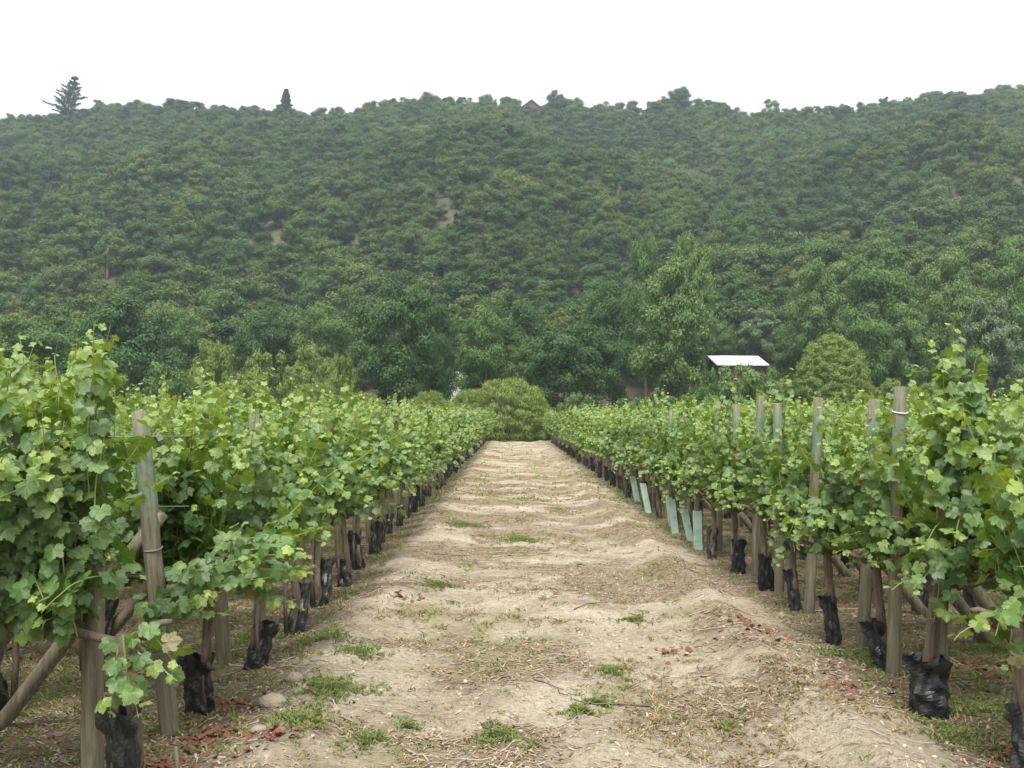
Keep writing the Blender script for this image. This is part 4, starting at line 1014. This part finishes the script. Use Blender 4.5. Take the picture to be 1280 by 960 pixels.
# chips of straw and bark
x, y = scatter(150000, -4, 5, 3.2, 26, 2.0); k = gr.random(len(x)) < np.where(strip_f(x) > .5, .7, .08 + .9 * litter_f(x, y)); x, y = x[k], y[k]; n_ = len(x)
az = gr.uniform(0, 3.14, n_); L_ = gr.uniform(.008, .030, n_); W_ = gr.uniform(.002, .006, n_)
A = np.stack([np.cos(az), np.sin(az), gr.normal(0, .25, n_)], 1) * L_[:, None]; Bv = np.stack([-np.sin(az), np.cos(az), 0 * az], 1) * W_[:, None]; P = pts_on(x, y, .006)
V = np.stack([P - A - Bv, P + A - Bv, P + A + Bv, P - A + Bv], 1); q = gr.random(n_)
for mi, (lo, hi) in ((2, (0, .5)), (1, (.5, .8)), (0, (.8, 1.01))):
    s_ = (q >= lo) & (q < hi); mb.add(V[s_].reshape(-1, 3), np.arange(4 * s_.sum()).reshape(-1, 4), mi)
tag(link("twig_litter", mb.mesh("twig_litter", [M_twig, M_twigd, M_chip])), "dry twigs, prunings and straw strewn over the ground", kind="stuff")
# red dead leaves
mb = MB(); P = []
for (px, D, rad, n_) in [(262, 5.6, .22, 150), (200, 5.15, .25, 90), (340, 5.3, .2, 40), (300, 6.2, .2, 40), (1270, 5.3, .25, 90), (1205, 7.0, .3, 40), (1085, 9.5, .3, 40), (930, 8.0, .3, 40), (840, 7.6, .3, 24), (500, 9.5, .3, 25), (60, 7.5, .6, 60), (1060, 6.5, .5, 30), (1240, 8.5, .5, 60)]:
    a = gr.uniform(0, 6.28, n_); q = rad * np.abs(gr.normal(0, .6, n_)); xx = dirw(px, D) + np.cos(a) * q; yy = D + np.sin(a) * q; P.append(pts_on(xx, yy, .015))
P = np.concatenate(P); n_ = len(P)
leaves_into(mb, P, np.stack([gr.normal(0, .5, n_), gr.normal(0, .5, n_), np.ones(n_)], 1), gr.normal(0, 1, (n_, 3)), gr.uniform(.014, .034, n_), gr.random(n_), gr)
tag(link("dead_leaves", mb.mesh("dead_leaves", [M_red])), "curled red-brown dead vine leaves lying under the rows", kind="stuff")
# pebbles
def rock_geo(rng, sub=0, amp=.18, sx=1, sy=.8, sz=.55):
    nu, nv = (14, 9) if sub else (6, 4); V = [(0, 0, sz)]; F3 = []; 
    ph = rng.uniform(0, 6, 6)
    for j in range(1, nv):
        th = math.pi * j / nv
        for i in range(nu):
            a = 2 * math.pi * i / nu; r_ = 1 + amp * (math.sin(2 * a + ph[0]) * math.sin(th) + .6 * math.sin(3 * a + 2 * th + ph[1]) + .4 * math.cos(3 * th + ph[2]))
            V.append((math.sin(th) * math.cos(a) * sx * r_, math.sin(th) * math.sin(a) * sy * r_, math.cos(th) * sz * r_))
    V.append((0, 0, -sz)); Q = []; b = len(V) - 1
    for i in range(nu):
        i2 = (i + 1) % nu; F3.append((0, 1 + i, 1 + i2)); F3.append((b, 1 + (nv - 2) * nu + i2, 1 + (nv - 2) * nu + i))
        for j in range(nv - 2): Q.append((1 + j * nu + i, 1 + (j + 1) * nu + i, 1 + (j + 1) * nu + i2, 1 + j * nu + i2))
    return np.array(V), np.array(F3), np.array(Q)
mb = MB(); RG = [rock_geo(gr) for _ in range(4)]
x, y = scatter(5000, -2.6, 3.4, 3.4, 20, 1.9)
for i in range(len(x)):
    V, F3, Q = RG[i % 4]; s_ = .004 + .016 * gr.random() ** 4; az = gr.uniform(0, 6.28); c, s2 = math.cos(az), math.sin(az)
    W = V * s_; W = np.stack([W[:, 0] * c - W[:, 1] * s2, W[:, 0] * s2 + W[:, 1] * c, W[:, 2]], 1) + np.array([x[i], y[i], float(gh(x[i], y[i]))])
    b = mb.n; mb.add(W, F3, 0); mb.G.append((Q.astype(np.int32) + b, 0))
tag(link("gravel", mb.mesh("gravel", [M_pebble], True)), "small pebbles and clods scattered on the sandy soil", kind="stuff")
for i, (px, D, s_, lab) in enumerate([(369, 6.55, .070, "smooth pale stone, the farthest of three lying left of the track"), (343, 5.95, .085, "rounded grey-brown stone, the middle one of three lying left of the track"),
                                      (325, 5.48, .045, "small flat stone, nearest of three lying left of the track")]):
    V, F3, Q = rock_geo(np.random.default_rng(80 + i), 1, .12, 1, .75, .55); mb = MB(); mb.add(V * s_, F3, 0); mb.G.append((Q.astype(np.int32), 0))
    x = dirw(px, D); tag(link("stone", mb.mesh("stone", [M_stone], True), None, (x, D, float(gh(x, D)) + s_ * .3)), lab, "stone", "stones left of the track")
# short grey stake at the very front left
x, y = dirw(226, 4.75), 4.75
mb = MB(); mb.tube([(0, 0, -.1), (.0, 0, .1), (-.015, 0, .21)], [.011, .010, .009], 7, 0); tag(link("stake", mb.mesh("stake", [M_brace], True), None, (x, y, float(gh(x, y)))), "short thin wooden stake in front of the nearest left black sleeve", "stake")

# ------------------------------------------------------------------ haze
mb = MB(); mb.box(-520, 520, -60, 660, -2, 175)
hz = newmat("haze_air")[0]; n = hz.node_tree.nodes; l = hz.node_tree.links; n.remove(n["Principled BSDF"])
pv = n.new("ShaderNodeVolumePrincipled"); pv.inputs["Color"].default_value = (.74, .90, 1.0, 1); pv.inputs["Density"].default_value = .00036
pv.inputs["Anisotropy"].default_value = .2
l.new(pv.outputs[0], n["Material Output"].inputs["Volume"])
tag(link("haze", mb.mesh("haze", [hz])), "thin pale haze in front of the hill", kind="stuff")
